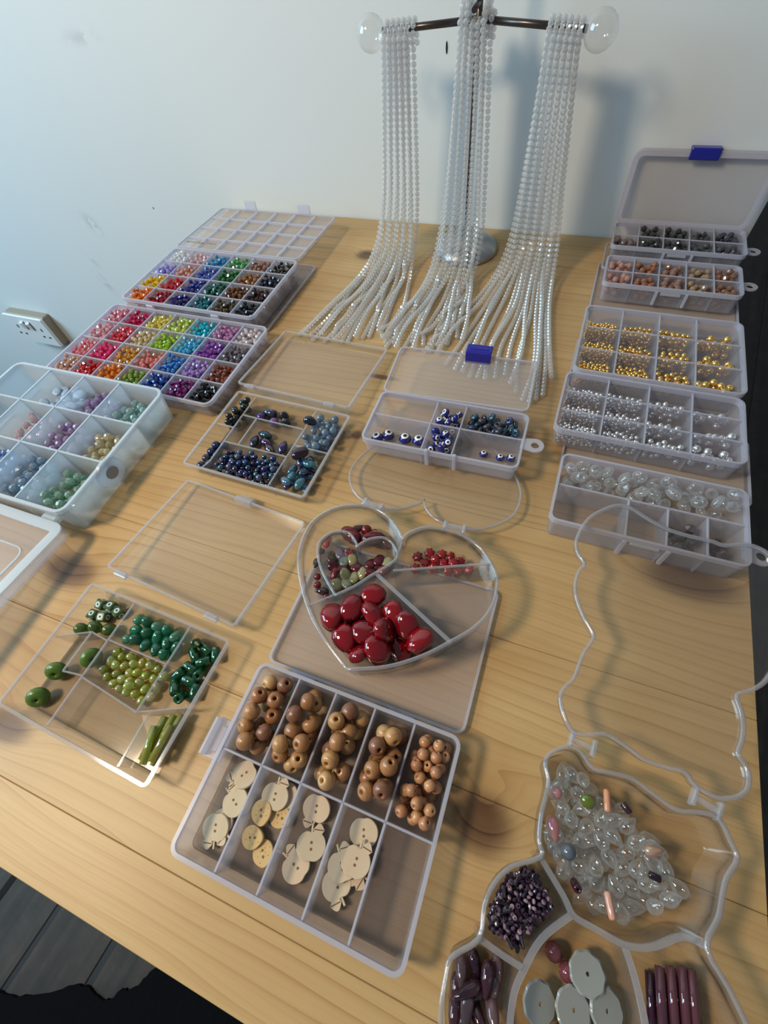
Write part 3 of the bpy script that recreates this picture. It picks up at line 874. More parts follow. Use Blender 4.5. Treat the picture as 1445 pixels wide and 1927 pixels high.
# its lid, folded back behind it
lid_l = [(x, -(y + HC[1] - .176)) for x, y in hl]
lid_l = list(reversed(lid_l))
hlid = obj('lid', mesh('lid', *loops_vf([at(inset(lid_l, .0004), 0), at(lid_l, .0006), at(lid_l, .004), at(inset(lid_l, .0013), .004), at(inset(lid_l, .0013), .0013)]), M['clear'], True), hb, (0.0, .176 - HC[1] + .002, .0095 - .0042), (-.075, 0, -.02))
obj('lid_rim', mesh('lid_rim', *loops_vf([at(inset(lid_l, .0014), .0026), at(inset(lid_l, -.0004), .0026), at(inset(lid_l, -.0004), .0043), at(inset(lid_l, .0014), .0043)], close=True), M['clear_edge'], True), hlid)
for hx, hy in ((-.105, .173), (-.036, .172)):
    parts = [xf(lathe_vf([(0, -.008), (.0022, -.008), (.0022, .008), (0, .008)], 10), (0, .003, 0), (0, PI / 2, 0)), bevel_box_vf(-.009, -.006, -.002, .006, -.006, .003, .0008), bevel_box_vf(.006, .009, -.002, .006, -.006, .003, .0008)]
    obj('hinge', mesh('hinge', *join_vf(parts), M['clear_edge'], False), hb, (hx - HC[0], hy - HC[1], hz - .004), (0, 0, -.12 if hx < -.07 else .05))

def pebble_vf(a, b, c, n=14, m=8, seed=0):
    r = random.Random(seed)
    ph = [r.uniform(0, 6.28) for _ in range(3)]; am = [r.uniform(.02, .08) for _ in range(3)]
    V, F = lathe_vf(ball_profile(1, m), n)
    out = []
    for x, y, z in V:
        th = math.atan2(y, x)
        k = 1 + am[0] * math.cos(2 * th + ph[0]) + am[1] * math.cos(3 * th + ph[1])
        f = math.copysign(abs(z) ** .8, z)
        out.append((x * a * k, y * b * k, f * c))
    return out, F
cab_me = [mesh('cabochon', *pebble_vf(.0103, .0089, .0054, seed=k), M['opaque_gloss'], True) for k in range(4)]
dot_me = mesh('drill_hole', *lathe_vf([(0, -.0002), (.0006, -.0002), (.0006, .0002), (0, .0002)], 8), M['black'])
RED = [(-98, 100, 20), (-84, 110, 21), (-69, 106, 20), (-98, 82, 20), (-82, 94, 22), (-62, 95, 21), (-94, 65, 18), (-76, 78, 22), (-47, 91, 19), (-58, 80, 20), (-110, 76, 13), (-77, 60, 18), (-62, 67, 18), (-46, 73, 16),
       (-29, 88, 17), (-35, 80, 12), (-40, 85, 12), (-88, 90, 10), (-70, 88, 10), (-80, 70, 9), (-60, 76, 9), (-95, 75, 9), (-52, 82, 9), (-105, 88, 9)]
for i, (x, y, z) in enumerate(RED):
    o = obj('red_cabochon', cab_me[i % 4], None, (x / 1000, y / 1000 - .001, z / 1000 - .0015), (random.gauss(0, .3), random.gauss(0, .3), random.uniform(0, 6)), (1, 1, 1), (random.uniform(.15, .22), .002, .006))
    tag(o, 'large glossy deep red oval pebble in the heart-shaped box', 'bead', 'large red pebbles')
settle(MADE[-len(RED):], [(x / 1000, y / 1000) for x, y in [(-74, 53), (-50, 63), (-31, 76), (-20, 87), (-79, 115), (-84, 111), (-91, 101), (-101, 90.5), (-104, 90), (-116, 80), (-98, 64.5)]], .0057, .0074, 60)
# flowers
def flower_vf(R, n=7):
    V, F = lathe_vf(ball_profile(1, 6), n * 4)
    out = []
    for x, y, z in V:
        th = math.atan2(y, x); k = 1 + .15 * math.cos(n * th) * math.hypot(x, y)
        out.append((x * R * k, y * R * k, z * R * .55))
    return out, F
fl_me = mesh('flower_bead', *flower_vf(.0042), M['bead'], True)
for i, (x, y, z) in enumerate([(-60, 154, 9), (-51, 158, 9), (-41, 161, 9), (-32, 161, 9), (-22, 160, 9), (-46, 152, 9), (-36, 155, 9), (-58, 141, 8), (-45, 147, 8), (-32, 150, 8), (-23, 152, 8), (-13, 156, 8), (-28, 155, 12), (-53, 151, 5)]):
    tag(obj('flower_bead', fl_me, None, (x / 1000, y / 1000, z / 1000 + .0012), (random.gauss(0, .3), random.gauss(0, .3), random.uniform(0, 6)), (1, 1, 1), (.50, .015, .03)),
        'ruby red flower-shaped bead in the upper lobe of the heart-shaped box', 'bead', 'red flower beads')
settle(MADE[-14:], [(x / 1000, y / 1000) for x, y in [(-64, 129), (-8, 151.5), (-14, 155), (-27, 163), (-45, 164.5), (-57, 161), (-65, 153)]], .0057, .0040)
# mixed red beads round the small heart cup
drop_vf = lathe_vf([(0, -.0075), (.0026, -.0066), (.0041, -.004), (.0044, -.0015), (.0036, .002), (.0022, .0055), (.0008, .0078), (0, .008)], 12)
drop_me = mesh('drop_bead', *drop_vf, M['bead_ab'], True)
long_me = mesh('long_bead', *pebble_vf(.0115, .0062, .0058, seed=9), M['bead'], True)
round_me = mesh('round_bead', *lathe_vf(ball_profile(.0045, 8), 14), M['bead'], True)
stick_me = mesh('stick_bead', *lathe_vf([(0, -.0095), (.0025, -.0092), (.0031, -.0075), (.0031, .0075), (.0025, .0092), (0, .0095)], 12), M['opaque_gloss'], True)
RB = (.27, .008, .02)
for nm, me, x, y, z, rot, c, lb, sc in [
    ('pebble_bead', long_me, -121, 157, 10, (.1, 0, -.35), RB, 'long frosted dark red pebble behind the small heart cup', 1),
    ('round_bead', round_me, -111, 166, 10, (0, 0, 0), (.30, .008, .015), 'dark red round bead beside the long red pebbles', 1.05),
    ('round_bead', round_me, -102, 167, 9, (0, 0, 0), (.32, .008, .015), 'tiny dark red round bead beside a larger round bead', .62),
    ('pebble_bead', long_me, -99, 157, 11, (.3, .2, .5), (.22, .012, .03), 'plump maroon pebble behind the small heart cup', 1),
    ('oval_bead', long_me, -84, 161, 9, (.0, .2, -.5), (.20, .02, .03), 'smoky maroon oval bead near the cleft of the heart box', .62),
    ('stick_bead', stick_me, -136, 141, 10, (.9, 0, .3), (.62, .035, .02), 'bright orange-red stick bead standing against the small heart cup', .85),
    ('drop_bead', drop_me, -138, 120, 9, (1.2, 0, .2), (.22, .02, .06), 'upright purple-red rainbow drop bead beside the heart cup', .7),
    ('round_bead', round_me, -137, 107, 8, (.3, .2, 0), (.40, .06, .08), 'translucent wine red round bead below the purple-red drop', .68),
    ('round_bead', round_me, -128, 103, 8, (.3, .2, 0), (.40, .05, .07), 'translucent wine red round bead touching the heart cup wall', .7),
    ('drop_bead', drop_me, -127, 95, 9, (1.4, 0, -1.3), (.16, .02, .06), 'purple rainbow drop bead lying by the divider of the heart box', .75),
    ('round_bead', round_me, -141, 132, 8, (0, 0, 0), (.30, .03, .06), 'small dark red bead above the purple-red drop', .62),
    ('round_bead', round_me, -117, 97, 8, (0, 0, 0), (.34, .03, .05), 'small wine red bead squeezed beside the divider', .6),
    ('drop_bead', drop_me, -113, 165, 9, (1.4, 0, 2.2), (.18, .04, .06), 'maroon drop bead under the long red pebble', .8),
    ('round_bead', round_me, -118, 87, 8, (0, 0, 0), (.38, .03, .04), 'frosted red bead under the red pebbles by the wall', 1.0)]:
    tag(obj(nm, me, None, (x / 1000, y / 1000, z / 1000 + .002), rot, (sc,) * 3, c), lb, 'bead', 'mixed red beads in the heart box')
LOBE = list(reversed([(-117, 84), (-131, 103), (-139.5, 121), (-140.5, 141), (-133.5, 153.5), (-122, 162.5), (-107, 167), (-92, 163), (-80, 155), (-74, 150), (-76, 146), (-85, 149.2), (-97, 144.2), (-102.5, 136.8), (-105, 139.2), (-113, 145.2), (-126, 142.2), (-133, 130), (-130, 118.5), (-122, 107.2), (-111.5, 97.7), (-104.5, 92.5)]))
settle([o for o in MADE[-14:-1]], [(x / 1000, y / 1000) for x, y in LOBE], .0057, [.0058, .0045, .0028, .0062, .0045, .003, .0034, .003, .0031, .0034, .0028, .0027, .0036], 50)
settle(MADE[-1:], [(x / 1000, y / 1000) for x, y in [(-112, 78), (-96, 68), (-90, 75), (-104, 88)]], .0057, iters=10)
petal_me = [mesh('petal_bead', *pebble_vf(.0052, .0044, .0022, 12, 6, seed=20 + k), M['opaque_gloss'], True) for k in range(3)]
OL = (.27, .26, .13); DK = (.085, .006, .014)
for i, (x, y, c) in enumerate([(-128, 143, (.25, .2, .28)), (-126, 133, (.10, .07, .05)), (-116, 136, (.16, .02, .03)), (-122, 124, DK), (-113, 128, (.22, .27, .22)), (-107, 131, OL), (-120, 115, (.20, .008, .014)), (-100, 125, OL), (-110, 118, OL),
                              (-102, 118, OL), (-112, 109, (.24, .25, .14)), (-97, 136, DK), (-91, 135, DK), (-81, 140, (.30, .31, .18)), (-90, 141, DK), (-82, 134, (.12, .01, .02)), (-91, 127, DK), (-106, 113, (.25, .26, .16)), (-115, 121, (.14, .01, .02))]):
    olive = c[1] > .15
    tag(obj('petal_bead', petal_me[i % 3], None, (x / 1000, y / 1000, .009 + .0025 * ((i * 7) % 3)), (random.gauss(0, .25), random.gauss(0, .25), random.uniform(0, 6)), (1.1, 1.1, 1), c),
        'flat metallic olive pip in the small heart cup' if olive else 'dark garnet red pip in the small heart cup', 'bead', 'olive pips in the heart cup' if olive else 'garnet pips in the heart cup')
settle(MADE[-19:], inset(mini, .0026), .0073, .0036, 60)

# ---- green bead box
def clear_case(*a, **k):
    return case(*a, mat=M['clear'], edge=M['clear_edge'], lidmat=M['clear'], r=.003, wall=.0014, flange=.0016, thick=.0012, **k)
clear_case('bead_box', 'clear hinged box of green glass beads in odd-shaped compartments', -0.304, -0.169, -0.056, 0.042, 0.0, 0.019, rotz=-.03, draft=.0045, div_h=.86,
     segs=[((-.260, .041), (-.260, -.054)), ((-.302, -.003), (-.277, .010)), ((-.277, .010), (-.260, .009)), ((-.277, .010), (-.277, -.021)), ((-.277, -.021), (-.260, -.018)), ((-.260, .010), (-.205, .0112)), ((-.260, -.019), (-.205, -.023)), ((-.205, -.023), (-.172, -.007)), ((-.196, -.022), (-.195, -.054)), ((-.205, .041), (-.205, -.023))],
     lid=dict(w=.131, d=.103, h=.009, at=(-0.2365, 0.0545, 0.0105), tilt=-.085, rz=-.045, hinges=(-.048, .045)))
gb = bpy.data.objects['bead_box.001']
for ch in gb.children:
    if ch.name.startswith('lid'):
        obj('latch', mesh('latch', *join_vf([bevel_box_vf(-.009, .009, .100, .106, .003, .010, .001), bevel_box_vf(-.008, .008, .106, .1085, .001, .008, .0006)]), M['clear_edge']), ch)

GB = lambda p: turned(p, (-.2365, -.007), -.03)
BB_ = lambda p: turned(p, (-.2355, .224), -.02)
def gem(nm, me, lst, label, group, col, zoff=.0, rotf=None, sc=1.0, cat='bead'):
    for i, e in enumerate(lst):
        x, y, z = e[:3]
        rot = e[3] if len(e) > 3 else (rotf() if rotf else rand_rot())
        c = col() if callable(col) else col
        tag(obj(nm, me, None, (x / 1000, y / 1000, z / 1000 + zoff), rot, (sc,) * 3, c), label, cat, group)

dice_me = mesh('cube_body', *bevel_box_vf(-.0038, .0038, -.0038, .0038, -.0038, .0038, .001), M['satin'])
ringdot = mesh('pale_spot', *lathe_vf([(.0010, 0), (.0022, 0), (.0022, .00025), (.0010, .00025)], 12, closed=True), principled('pale_mint_spot', (.55, .68, .62), .4))
holedot = mesh('drill_hole', *lathe_vf([(0, 0), (.0010, 0), (.0010, .0002), (0, .0002)], 10), M['black'])
for x, y in ((-293, 33), (-284, 33), (-275, 32), (-294, 23.5), (-285, 23.5)):
    t = thing('cube_bead', 'dark green cube bead with pale spots in the corner compartment', 'bead', (x / 1000, y / 1000, .0058), random.uniform(-.4, .4), 'spotted cube beads')
    t.rotation_euler[0] = random.gauss(0, .2)
    obj('cube_body', dice_me, t, color=(.05, .10, .035))
    for rr, lc in (((0, 0, 0), (0, 0, .0038)), ((-PI / 2, 0, 0), (0, .0038, 0)), ((PI / 2, 0, 0), (0, -.0038, 0)), ((0, PI / 2, 0), (.0038, 0, 0)), ((0, -PI / 2, 0), (-.0038, 0, 0))):
        sp = obj('pale_spot', ringdot, t, lc, rr)
        obj('drill_hole', holedot, sp)
tumb_me = mesh('tumbled_bead', *pebble_vf(.006, .005, .0048, seed=31), M['glass_tint'], True)
gem('tumbled_bead', tumb_me, [(-293, 9, 7), (-282, 15, 8), (-271, 17, 7)], 'mossy green tumbled glass bead below the spotted cubes', 'tumbled green beads', (.20, .34, .06), rotf=rand_rot)
settle(MADE[-8:], GB([(-299, .5), (-278, 11.8), (-261.2, 10.8), (-261.2, 37), (-299, 37)]), .0013, [.0047] * 5 + [.0052] * 3)
em_me = mesh('oval_bead', *pebble_vf(.0058, .0044, .0040, seed=32), M['glass_tint'], True)
gem('oval_bead', em_me, [(-256, 29, 7), (-247, 37, 7), (-237, 37, 7), (-224, 34, 7), (-252, 22, 6), (-252, 17, 6), (-243, 24, 7), (-234, 19, 7), (-224, 25, 6), (-216, 24, 7), (-215, 17, 6), (-231, 26, 5), (-215, 31, 6), (-240, 30, 5), (-228, 17, 5)],
    'emerald green milky oval glass bead in the middle compartment', 'emerald oval beads', lambda: random.choice([(.04, .42, .24), (.05, .34, .20), (.20, .55, .40)]))
settle(MADE[-15:], GB([(-259, 11.5), (-206, 12.2), (-206, 37), (-259, 37)]), .0013, .0046)
pip_me = mesh('pip_bead', *pebble_vf(.0042, .0034, .0028, 12, 6, seed=33), M['bead_ab'], True)
gem('pip_bead', pip_me, [(-257, 4), (-255, 5), (-257, -4), (-248, -9), (-247, 1), (-240, 7), (-236, 2), (-238, -7), (-230, -2), (-225, 4), (-217, -1), (-237, -15), (-230, -10), (-222, -8), (-226, -17), (-217, -18), (-217, -12), (-218, 5), (-216, -6), (-245, -4), (-237, -2), (-231, 6), (-212, -10), (-251, -2), (-223, -2), (-244, -13)] and
    [(x, y, z) for (x, y, z) in [(*p, 4.5 + (i * 5 % 4)) for i, p in enumerate([(-256, 6), (-254, 0), (-257, -6), (-248, -9), (-247, 1), (-240, 7), (-236, 2), (-238, -7), (-230, -2), (-225, 4), (-217, -1), (-237, -15), (-230, -10), (-222, -8), (-226, -17), (-217, -18), (-217, -12), (-218, 5), (-211, -4), (-245, -4), (-233, -4), (-231, 6), (-212, -11), (-251, -2), (-223, -2), (-244, -13), (-207, 2), (-228, -13), (-241, -1), (-220, -14)])]],
    'shiny yellow-green pip bead with a golden coat in the middle tray', 'yellow-green pips', lambda: random.choice([(.68, .68, .10), (.52, .56, .08), (.72, .76, .25)]))
settle(MADE[-30:], GB([(-259, -17.3), (-206, -21), (-206, 9.8), (-259, 8.6)]), .0013, .0036, 60)
tb_me = mesh('tube_bead', *lathe_vf([(.0016, -.0055), (.0030, -.0055), (.0036, -.0048), (.0036, .0048), (.0030, .0055), (.0016, .0055)], 14, closed=True), M['glass_tint'], True)
gem('tube_bead', tb_me, [(-201, 37, 8, (.5, .2, .9)), (-186, 36, 9, (PI / 2, 0, 1.2)), (-193, 28, 8, (PI / 2, 0, .9)), (-191, 20, 9, (PI / 2, 0, 1.4)), (-185, 16, 12, (.5, .4, 0)), (-197, 7, 8, (1.3, 0, 2.5)), (-186, 8, 9, (PI / 2, 0, 1.5)),
     (-195, 0, 8, (1.2, 0, .8)), (-185, -3, 11, (.4, .3, 0)), (-180, 32, 8, (PI / 2, 0, .6)), (-183, 2, 7, (PI / 2, 0, .2)), (-186, 26, 6, (PI / 2, 0, 2.2))],
    'dark bottle green glass tube bead in the side compartment', 'dark green tube beads', (.012, .22, .08))
settle(MADE[-12:], GB([(-204, -20.5), (-174.5, -6), (-174.5, 37), (-204, 37)]), .0013, .0047, 60)
rod_me = mesh('rod_bead', *lathe_vf([(.0010, -.0115), (.0024, -.0115), (.0024, .0115), (.0010, .0115)], 12, closed=True), M['bead_ab'], True)
gem('rod_bead', rod_me, [(-191, -37, 4, (PI / 2, 0, .02)), (-185.9, -35, 4, (PI / 2, 0, 0)), (-180.8, -37, 4, (PI / 2, 0, -.02)), (-188.4, -31, 8.8, (PI / 2, 0, 0)), (-183.3, -27, 8.8, (PI / 2, 0, .02)), (-178.2, -24, 8.8, (PI / 2, 0, 0)), (-186, -38, 13.6, (PI / 2, 0, .3)), (-178.6, -34, 13.6, (PI / 2, 0, .02))],
    'olive gold glass rod bead in the narrow corner compartment', 'olive gold rods', (.58, .60, .07))
settle(MADE[-8:], GB([(-194.3, -50.5), (-174.5, -50.5), (-174.5, -10), (-194.3, -19.3)]), .0013, iters=10)
disc_me = mesh('disc_bead', *ring_bead(.0082, .0050, .0012, 16, 8), M['satin'], True)
gem('disc_bead', disc_me, [(-289, -22, 10, (.9, .7, .2)), (-269, -5, 8, (.2, 1.1, 0)), (-289, -42, 9, (.8, .6, .4))], 'big moss green doughnut bead in the long side compartment', 'moss green doughnut beads', (.08, .16, .025), sc=.95)
settle(MADE[-3:-2] + MADE[-1:], GB([(-299, -50.5), (-261.5, -50.5), (-261.5, -21), (-278.5, -22.5), (-278.5, 8), (-299, -4)]), .0013, .008)
settle(MADE[-2:-1], GB([(-276, -19.5), (-261.2, -17.2), (-261.2, 8.2), (-276, 9)]), .0013, iters=10)

# ---- blue bead box
clear_case('bead_box', 'clear hinged box of navy and violet beads in angled compartments', -0.301, -0.170, 0.173, 0.275, 0.0, 0.0185, rotz=-.02, draft=.0045, div_h=.9,
     segs=[((-.279, .273), (-.279, .247)), ((-.299, .229), (-.278, .229)), ((-.279, .247), (-.278, .184)), ((-.279, .247), (-.209, .247)), ((-.207, .273), (-.208, .175)), ((-.278, .210), (-.208, .211)), ((-.208, .226), (-.172, .226)), ((-.262, .247), (-.262, .211)), ((-.278, .184), (-.281, .175))],
     lid=dict(w=.133, d=.104, h=.010, at=(-0.2425, 0.2845, 0.0085), tilt=-.07, rz=-.012, hinges=(-.050, .046)))
C, R = heap(BB_([(-297.5, 230), (-280, 230), (-280, 271), (-297.5, 271)]), 20, .0034, .0014, zmax=.03, tries=6)
gem('round_bead', round_me, [tuple(c * 1000) for c in C], 'black-green iridescent round bead in the back corner of the navy bead box', 'black-green round beads', lambda: random.choice([(.012, .025, .022), (.02, .03, .03), (.01, .05, .05)]), sc=.76)
caps_me = mesh('capsule_bead', *lathe_vf([(0, -.0075), (.003, -.0072), (.0044, -.0055), (.0044, .0055), (.003, .0072), (0, .0075)], 14), M['opaque_gloss'], True)
gem('capsule_bead', caps_me, [(-260, 266, 7, (PI / 2, 0, PI / 2))], 'slate blue capsule bead by the hinge side of the navy bead box', None, (.02, .03, .07))
gem('round_bead', round_me, [(-266, 258, 7)], 'purple crystal bead beside the slate capsule', None, (.12, .05, .35), sc=1.15)
gem('round_bead', round_me, [(-249, 255, 7)], 'lilac round bead between the slate capsule and black beads', None, (.30, .14, .48), sc=1.1)
blk_me = mesh('black_bead', *lathe_vf(ball_profile(.0052, 6), 9), M['opaque_gloss'])
gem('black_bead', blk_me, [(-242, 266, 8), (-237, 258, 7)], 'black faceted round bead in the middle back compartment', 'black faceted beads', (.008, .008, .012))
settle(MADE[-5:], BB_([(-277.5, 248.3), (-209.3, 248.3), (-209.3, 270.5), (-277.5, 270.5)]), .0014, [.0055, .0052, .005, .0052, .0052])
spin_me = mesh('spindle_bead', *lathe_vf([(0, -.0085), (.0018, -.0072), (.0038, -.0035), (.0045, 0), (.0038, .0035), (.0018, .0072), (0, .0085)], 14), M['bead_ab'], True)
for x, y, rz, c, lb in ((-257, 226, .1, (.05, .04, .10), 'dark plum spindle bead lying against the divider'), (-250, 237, 1.5, (.02, .09, .14), 'teal rainbow spindle bead in the centre compartment'),
                        (-244, 228, 1.3, (.06, .03, .10), 'dark purple spindle bead in the centre compartment'), (-236, 221, 1.0, (.14, .03, .07), 'wine red spindle bead in the centre compartment'), (-224, 227, .1, (.03, .07, .22), 'cobalt blue spindle bead standing apart in the centre')):
    gem('spindle_bead', spin_me, [(x, y, 8, (PI / 2, 0, rz))], lb, 'spindle beads', c)
settle(MADE[-5:], BB_([(-260.8, 212.2), (-209.5, 212.6), (-209.5, 245.6), (-260.8, 245.6)]), .0014, .0052)
gem('round_bead', round_me, [(-293, 209, 7), (-285, 213, 7), (-294, 199, 6), (-286, 200, 6), (-290, 189, 7), (-293, 181, 6), (-285, 184, 6)], 'dark navy round glass bead in the narrow front side compartment', 'navy round beads', lambda: random.choice([(.025, .03, .12), (.05, .05, .12), (.015, .04, .2)]), sc=1.0)
settle(MADE[-7:], BB_([(-297, 178), (-283.5, 178), (-280, 190), (-279.6, 227.5), (-297, 227.5)]), .0014, .0045)
C, R = heap(rect_poly(-.276, -.2095, .1775, .209), 140, .0027, .0014, zmax=.016, tries=4, jit=.18, gap=.0005)
sm_me = mesh('seed_bead', *lathe_vf(ball_profile(.0027, 6), 9), M['bead_ab'], True)
for c, r in zip(C, R):
    k = random.choice([(.008, .014, .15), (.01, .025, .24), (.02, .12, .30), (.006, .008, .07), (.14, .20, .32)])
    tag(obj('navy_bead', sm_me, None, c, rand_rot(), (r / .0027,) * 3, k), 'tiny shiny navy or blue bead in the long front compartment', 'bead', 'small navy beads')
pale_me = mesh('pale_blue_bead', *lathe_vf(ball_profile(.0045, 8), 14), M['glass_tint'], True)
C, R = heap(rect_poly(-.2065, -.173, .2275, .272), 62, .0037, .0014, zmax=.017, tries=5, jit=.15)
for c, r in zip(C, R):
    tag(obj('pale_blue_bead', pale_me, None, c, rand_rot(), (r / .0045,) * 3, random.choice([(.36, .50, .66), (.46, .60, .72), (.28, .42, .58)])), 'translucent pale blue round bead in the side compartment', 'bead', 'pale blue beads')
gem('oval_bead', em_me, [(-202, 253, top_of(C, R, -.202, .253, .0050, .0014) * 1000, (1.2, .3, .2))], 'small slate blue oval bead beside the pale blue beads', None, (.04, .06, .10), sc=1.1)
tw_me = mesh('twist_bead', *pebble_vf(.0070, .0036, .0030, 12, 6, seed=41), M['bead_ab'], True)
C, R = heap(rect_poly(-.2065, -.173, .1775, .224), 26, .0045, .0014, zmax=.017, tries=5)
for c in C:
    tag(obj('twist_bead', tw_me, None, c, (random.gauss(0, .4), random.gauss(0, .4), random.uniform(0, 6)), (1, 1, 1), random.choice([(.10, .34, .50), (.05, .16, .30), (.16, .44, .56), (.06, .08, .20)])), 'glossy turquoise-blue twisted bead in the front corner compartment', 'bead', 'turquoise twisted beads')
settle(MADE[-len(C):], BB_([(-206.5, 178), (-174.5, 178), (-174.5, 224.5), (-206.5, 224.5)]), .0014, iters=8)
gem('oval_bead', long_me, [(-193, 213, top_of(C, R, -.193, .213, .0055, .0014) * 1000, (.15, .1, 1.0))], 'big dark plum oval bead above the turquoise twists', None, (.03, .012, .03), sc=.82)

# ---- evil-eye box
case('bead_box', 'milky plastic box of blue evil-eye beads with a navy latch on its lid', -0.1435, -0.003, 0.243, 0.306, 0.0088, 0.029, M['frost'], M['frost_edge'], M['frost_lid'], r=.006, cols=(-.087, -.0595), rows=(.2765,), rotz=.025, flange=.0055,
     lid=dict(w=.139, d=.066, h=.0055, at=(-.0745, .3085, .0235), tilt=.03, rz=.03, latch=()))
eb = bpy.data.objects['bead_box.003']
for ch in eb.children:
    if ch.name.startswith('lid'):
        lt = obj('latch', mesh('latch', *join_vf([bevel_box_vf(-.0005, .025, .061, .0635, -.002, .012, .0008), bevel_box_vf(-.0005, .025, .0635, .0745, .009, .012, .0008), bevel_box_vf(.003, .0215, .066, .068, .0115, .0127, .0004)]), M['blue_latch']), ch)
hang_tab(eb, .0695, -.002, .018, M['frost_edge'])
for hx in (-.008, .017):
    obj('front_lug', mesh('front_lug', *bevel_box_vf(hx - .0015, hx + .0015, -.0335, -.0305, .002, .0225, .0006), M['frost_edge']), eb)
navy = principled('navy_glass', (.012, .014, .16), .1, coat=.6)
white_ring = principled('white_enamel', (.86, .88, .90), .2)
def eye_parts(R):
    body = mesh('eye_body', *lathe_vf([(0, -R * .55)] + [(R * math.cos(a), R * .62 * math.sin(a)) for a in [math.radians(d) for d in (-60, -30, 0, 30, 52)]] + [(R * .55, R * .60), (0, R * .62)], 18), navy, True)
    iris = mesh('white_iris', *lathe_vf([(0, R * .58), (R * .60, R * .57), (R * .56, R * .66), (0, R * .70)], 18), white_ring, True)
    pup = mesh('pupil', *lathe_vf([(0, R * .66), (R * .30, R * .66), (R * .28, R * .73), (0, R * .75)], 14), M['black'], True)
    return body, iris, pup
EB, ES = eye_parts(.0062), eye_parts(.0040)
def eye(parts, loc, rot, label, group):
    t = thing('evil_eye_bead', label, 'bead', loc, 0, group)
    t.rotation_euler = rot
    for nm, me in zip(('eye_body', 'white_iris', 'pupil'), parts): obj(nm, me, t)
for x, y in ((-134, 257), (-125, 263), (-108, 263), (-95, 264)):
    eye(EB, (x / 1000, y / 1000, .0145), (random.gauss(0, .1) - .15, random.gauss(0, .12), 0), 'large navy evil-eye bead in the front end compartment away from the tab', 'large evil-eye beads')
for x, y in ((-34, 266), (-19, 266), (-10, 268)):
    eye(ES, (x / 1000, y / 1000, .0128), (random.gauss(0, .1) - .1, random.gauss(0, .1), 0), 'small navy evil-eye bead lying loose in the compartment beside the tab', 'loose small evil-eye beads')
C, R = heap(rect_poly(-.0855, -.061, .2465, .2755), 40, .0040, .0102, zmax=.027, tries=6, gap=.0002)
for c in C: eye(ES, c, (random.gauss(-.2, .7), random.gauss(0, .7), random.uniform(0, 6)), 'small blue evil-eye bead in the crowded middle front compartment', 'evil-eye beads in the middle front compartment')
C, R = heap(rect_poly(-.0855, -.061, .2775, .304), 24, .0040, .0102, zmax=.026, tries=6, gap=.0002)
for c in C: eye(ES, c, (random.gauss(-.9, .6), random.gauss(0, .6), random.uniform(0, 6)), 'blue evil-eye bead in the middle compartment by the lid hinge', 'evil-eye beads in the middle back compartment')
don_me = mesh('ring_disc', *ring_bead(.0042, .0024, .0013, 14, 6), M['opaque_gloss'], True)
C, R = heap(rect_poly(-.058, -.006, .2795, .3055), 50, .0036, .0102, zmax=.026, tries=6)
for c in C:
    tag(obj('dark_ring_bead', don_me, None, c, (random.gauss(.6, .6), random.gauss(0, .6), random.uniform(0, 6)), (1, 1, 1), random.choice([(.02, .03, .10), (.02, .06, .10), (.03, .03, .05)])), 'dark blue doughnut bead heaped along the hinge side of the evil-eye box', 'bead', 'dark blue doughnut beads')

# ---- rainbow boxes
facet_vf = lathe_vf([(0, -.0021), (.0011, -.0021), (.0026, 0), (.0011, .0021), (0, .0021)], 7)
FR = .0025
facet_me = mesh('crystal_bead', *facet_vf, M['bead'])
def cells(x0, x1, y0, y1, nc, nr):
    for r in range(nr):
        for c in range(nc):
            yield r, c, (x0 + (x1 - x0) * c / nc, x0 + (x1 - x0) * (c + 1) / nc, y1 - (y1 - y0) * (r + 1) / nr, y1 - (y1 - y0) * r / nr)

NEAR = [[('light pink', (.85, .36, .46)), ('crimson', (.68, .02, .17)), ('lemon yellow', (.85, .75, .16)), ('pale lime', (.70, .80, .20)), ('turquoise', (.03, .60, .74)), ('mauve', (.68, .34, .62)), ('clear blush', (.88, .80, .82))],
        [('pale rose', (.86, .50, .56)), ('coral red', (.82, .08, .14)), ('champagne', (.84, .72, .48)), ('lime green', (.48, .72, .05)), ('sky blue', (.12, .58, .82)), ('violet', (.38, .10, .55)), ('smoky grey', (.26, .23, .27))],
        [('salmon pink', (.88, .30, .36)), ('hot pink', (.90, .06, .30)), ('amber', (.80, .45, .08)), ('peach pink', (.88, .36, .34)), ('azure blue', (.06, .30, .72)), ('lilac', (.55, .38, .78)), ('russet brown', (.36, .10, .06))],
        [('rose gold', (.74, .46, .36)), ('scarlet', (.72, .02, .03)), ('orange', (.88, .32, .02)), ('olive green', (.30, .46, .06)), ('royal blue', (.02, .10, .50)), ('plum', (.28, .02, .26)), ('jet black', (.015, .015, .02))]]
FAR = [[('clear white', (.88, .90, .93)), ('blush', (.84, .62, .66)), ('bright azure', (.04, .42, .74)), ('leaf green', (.16, .50, .18)), ('rosy brown', (.50, .28, .22)), ('charcoal brown', (.05, .04, .035))],
       [('lavender', (.52, .46, .86)), ('dusty peach', (.80, .46, .40)), ('cornflower blue', (.10, .18, .62)), ('forest green', (.03, .24, .06)), ('cinnamon', (.46, .20, .06)), ('midnight', (.03, .03, .06))],
       [('golden yellow', (.88, .62, .02)), ('cherry red', (.72, .03, .05)), ('sapphire', (.04, .05, .42)), ('deep teal', (.01, .18, .13)), ('chestnut', (.26, .10, .03)), ('dark cocoa', (.09, .04, .04))],
       [('tangerine', (.90, .28, .01)), ('ruby', (.46, .01, .04)), ('indigo', (.04, .02, .28)), ('peacock', (.01, .22, .28)), ('bronze', (.13, .08, .03)), ('coal black', (.018, .02, .03))]]
x0, x1, y0, y1 = -.5525, -.3185, .247, .380
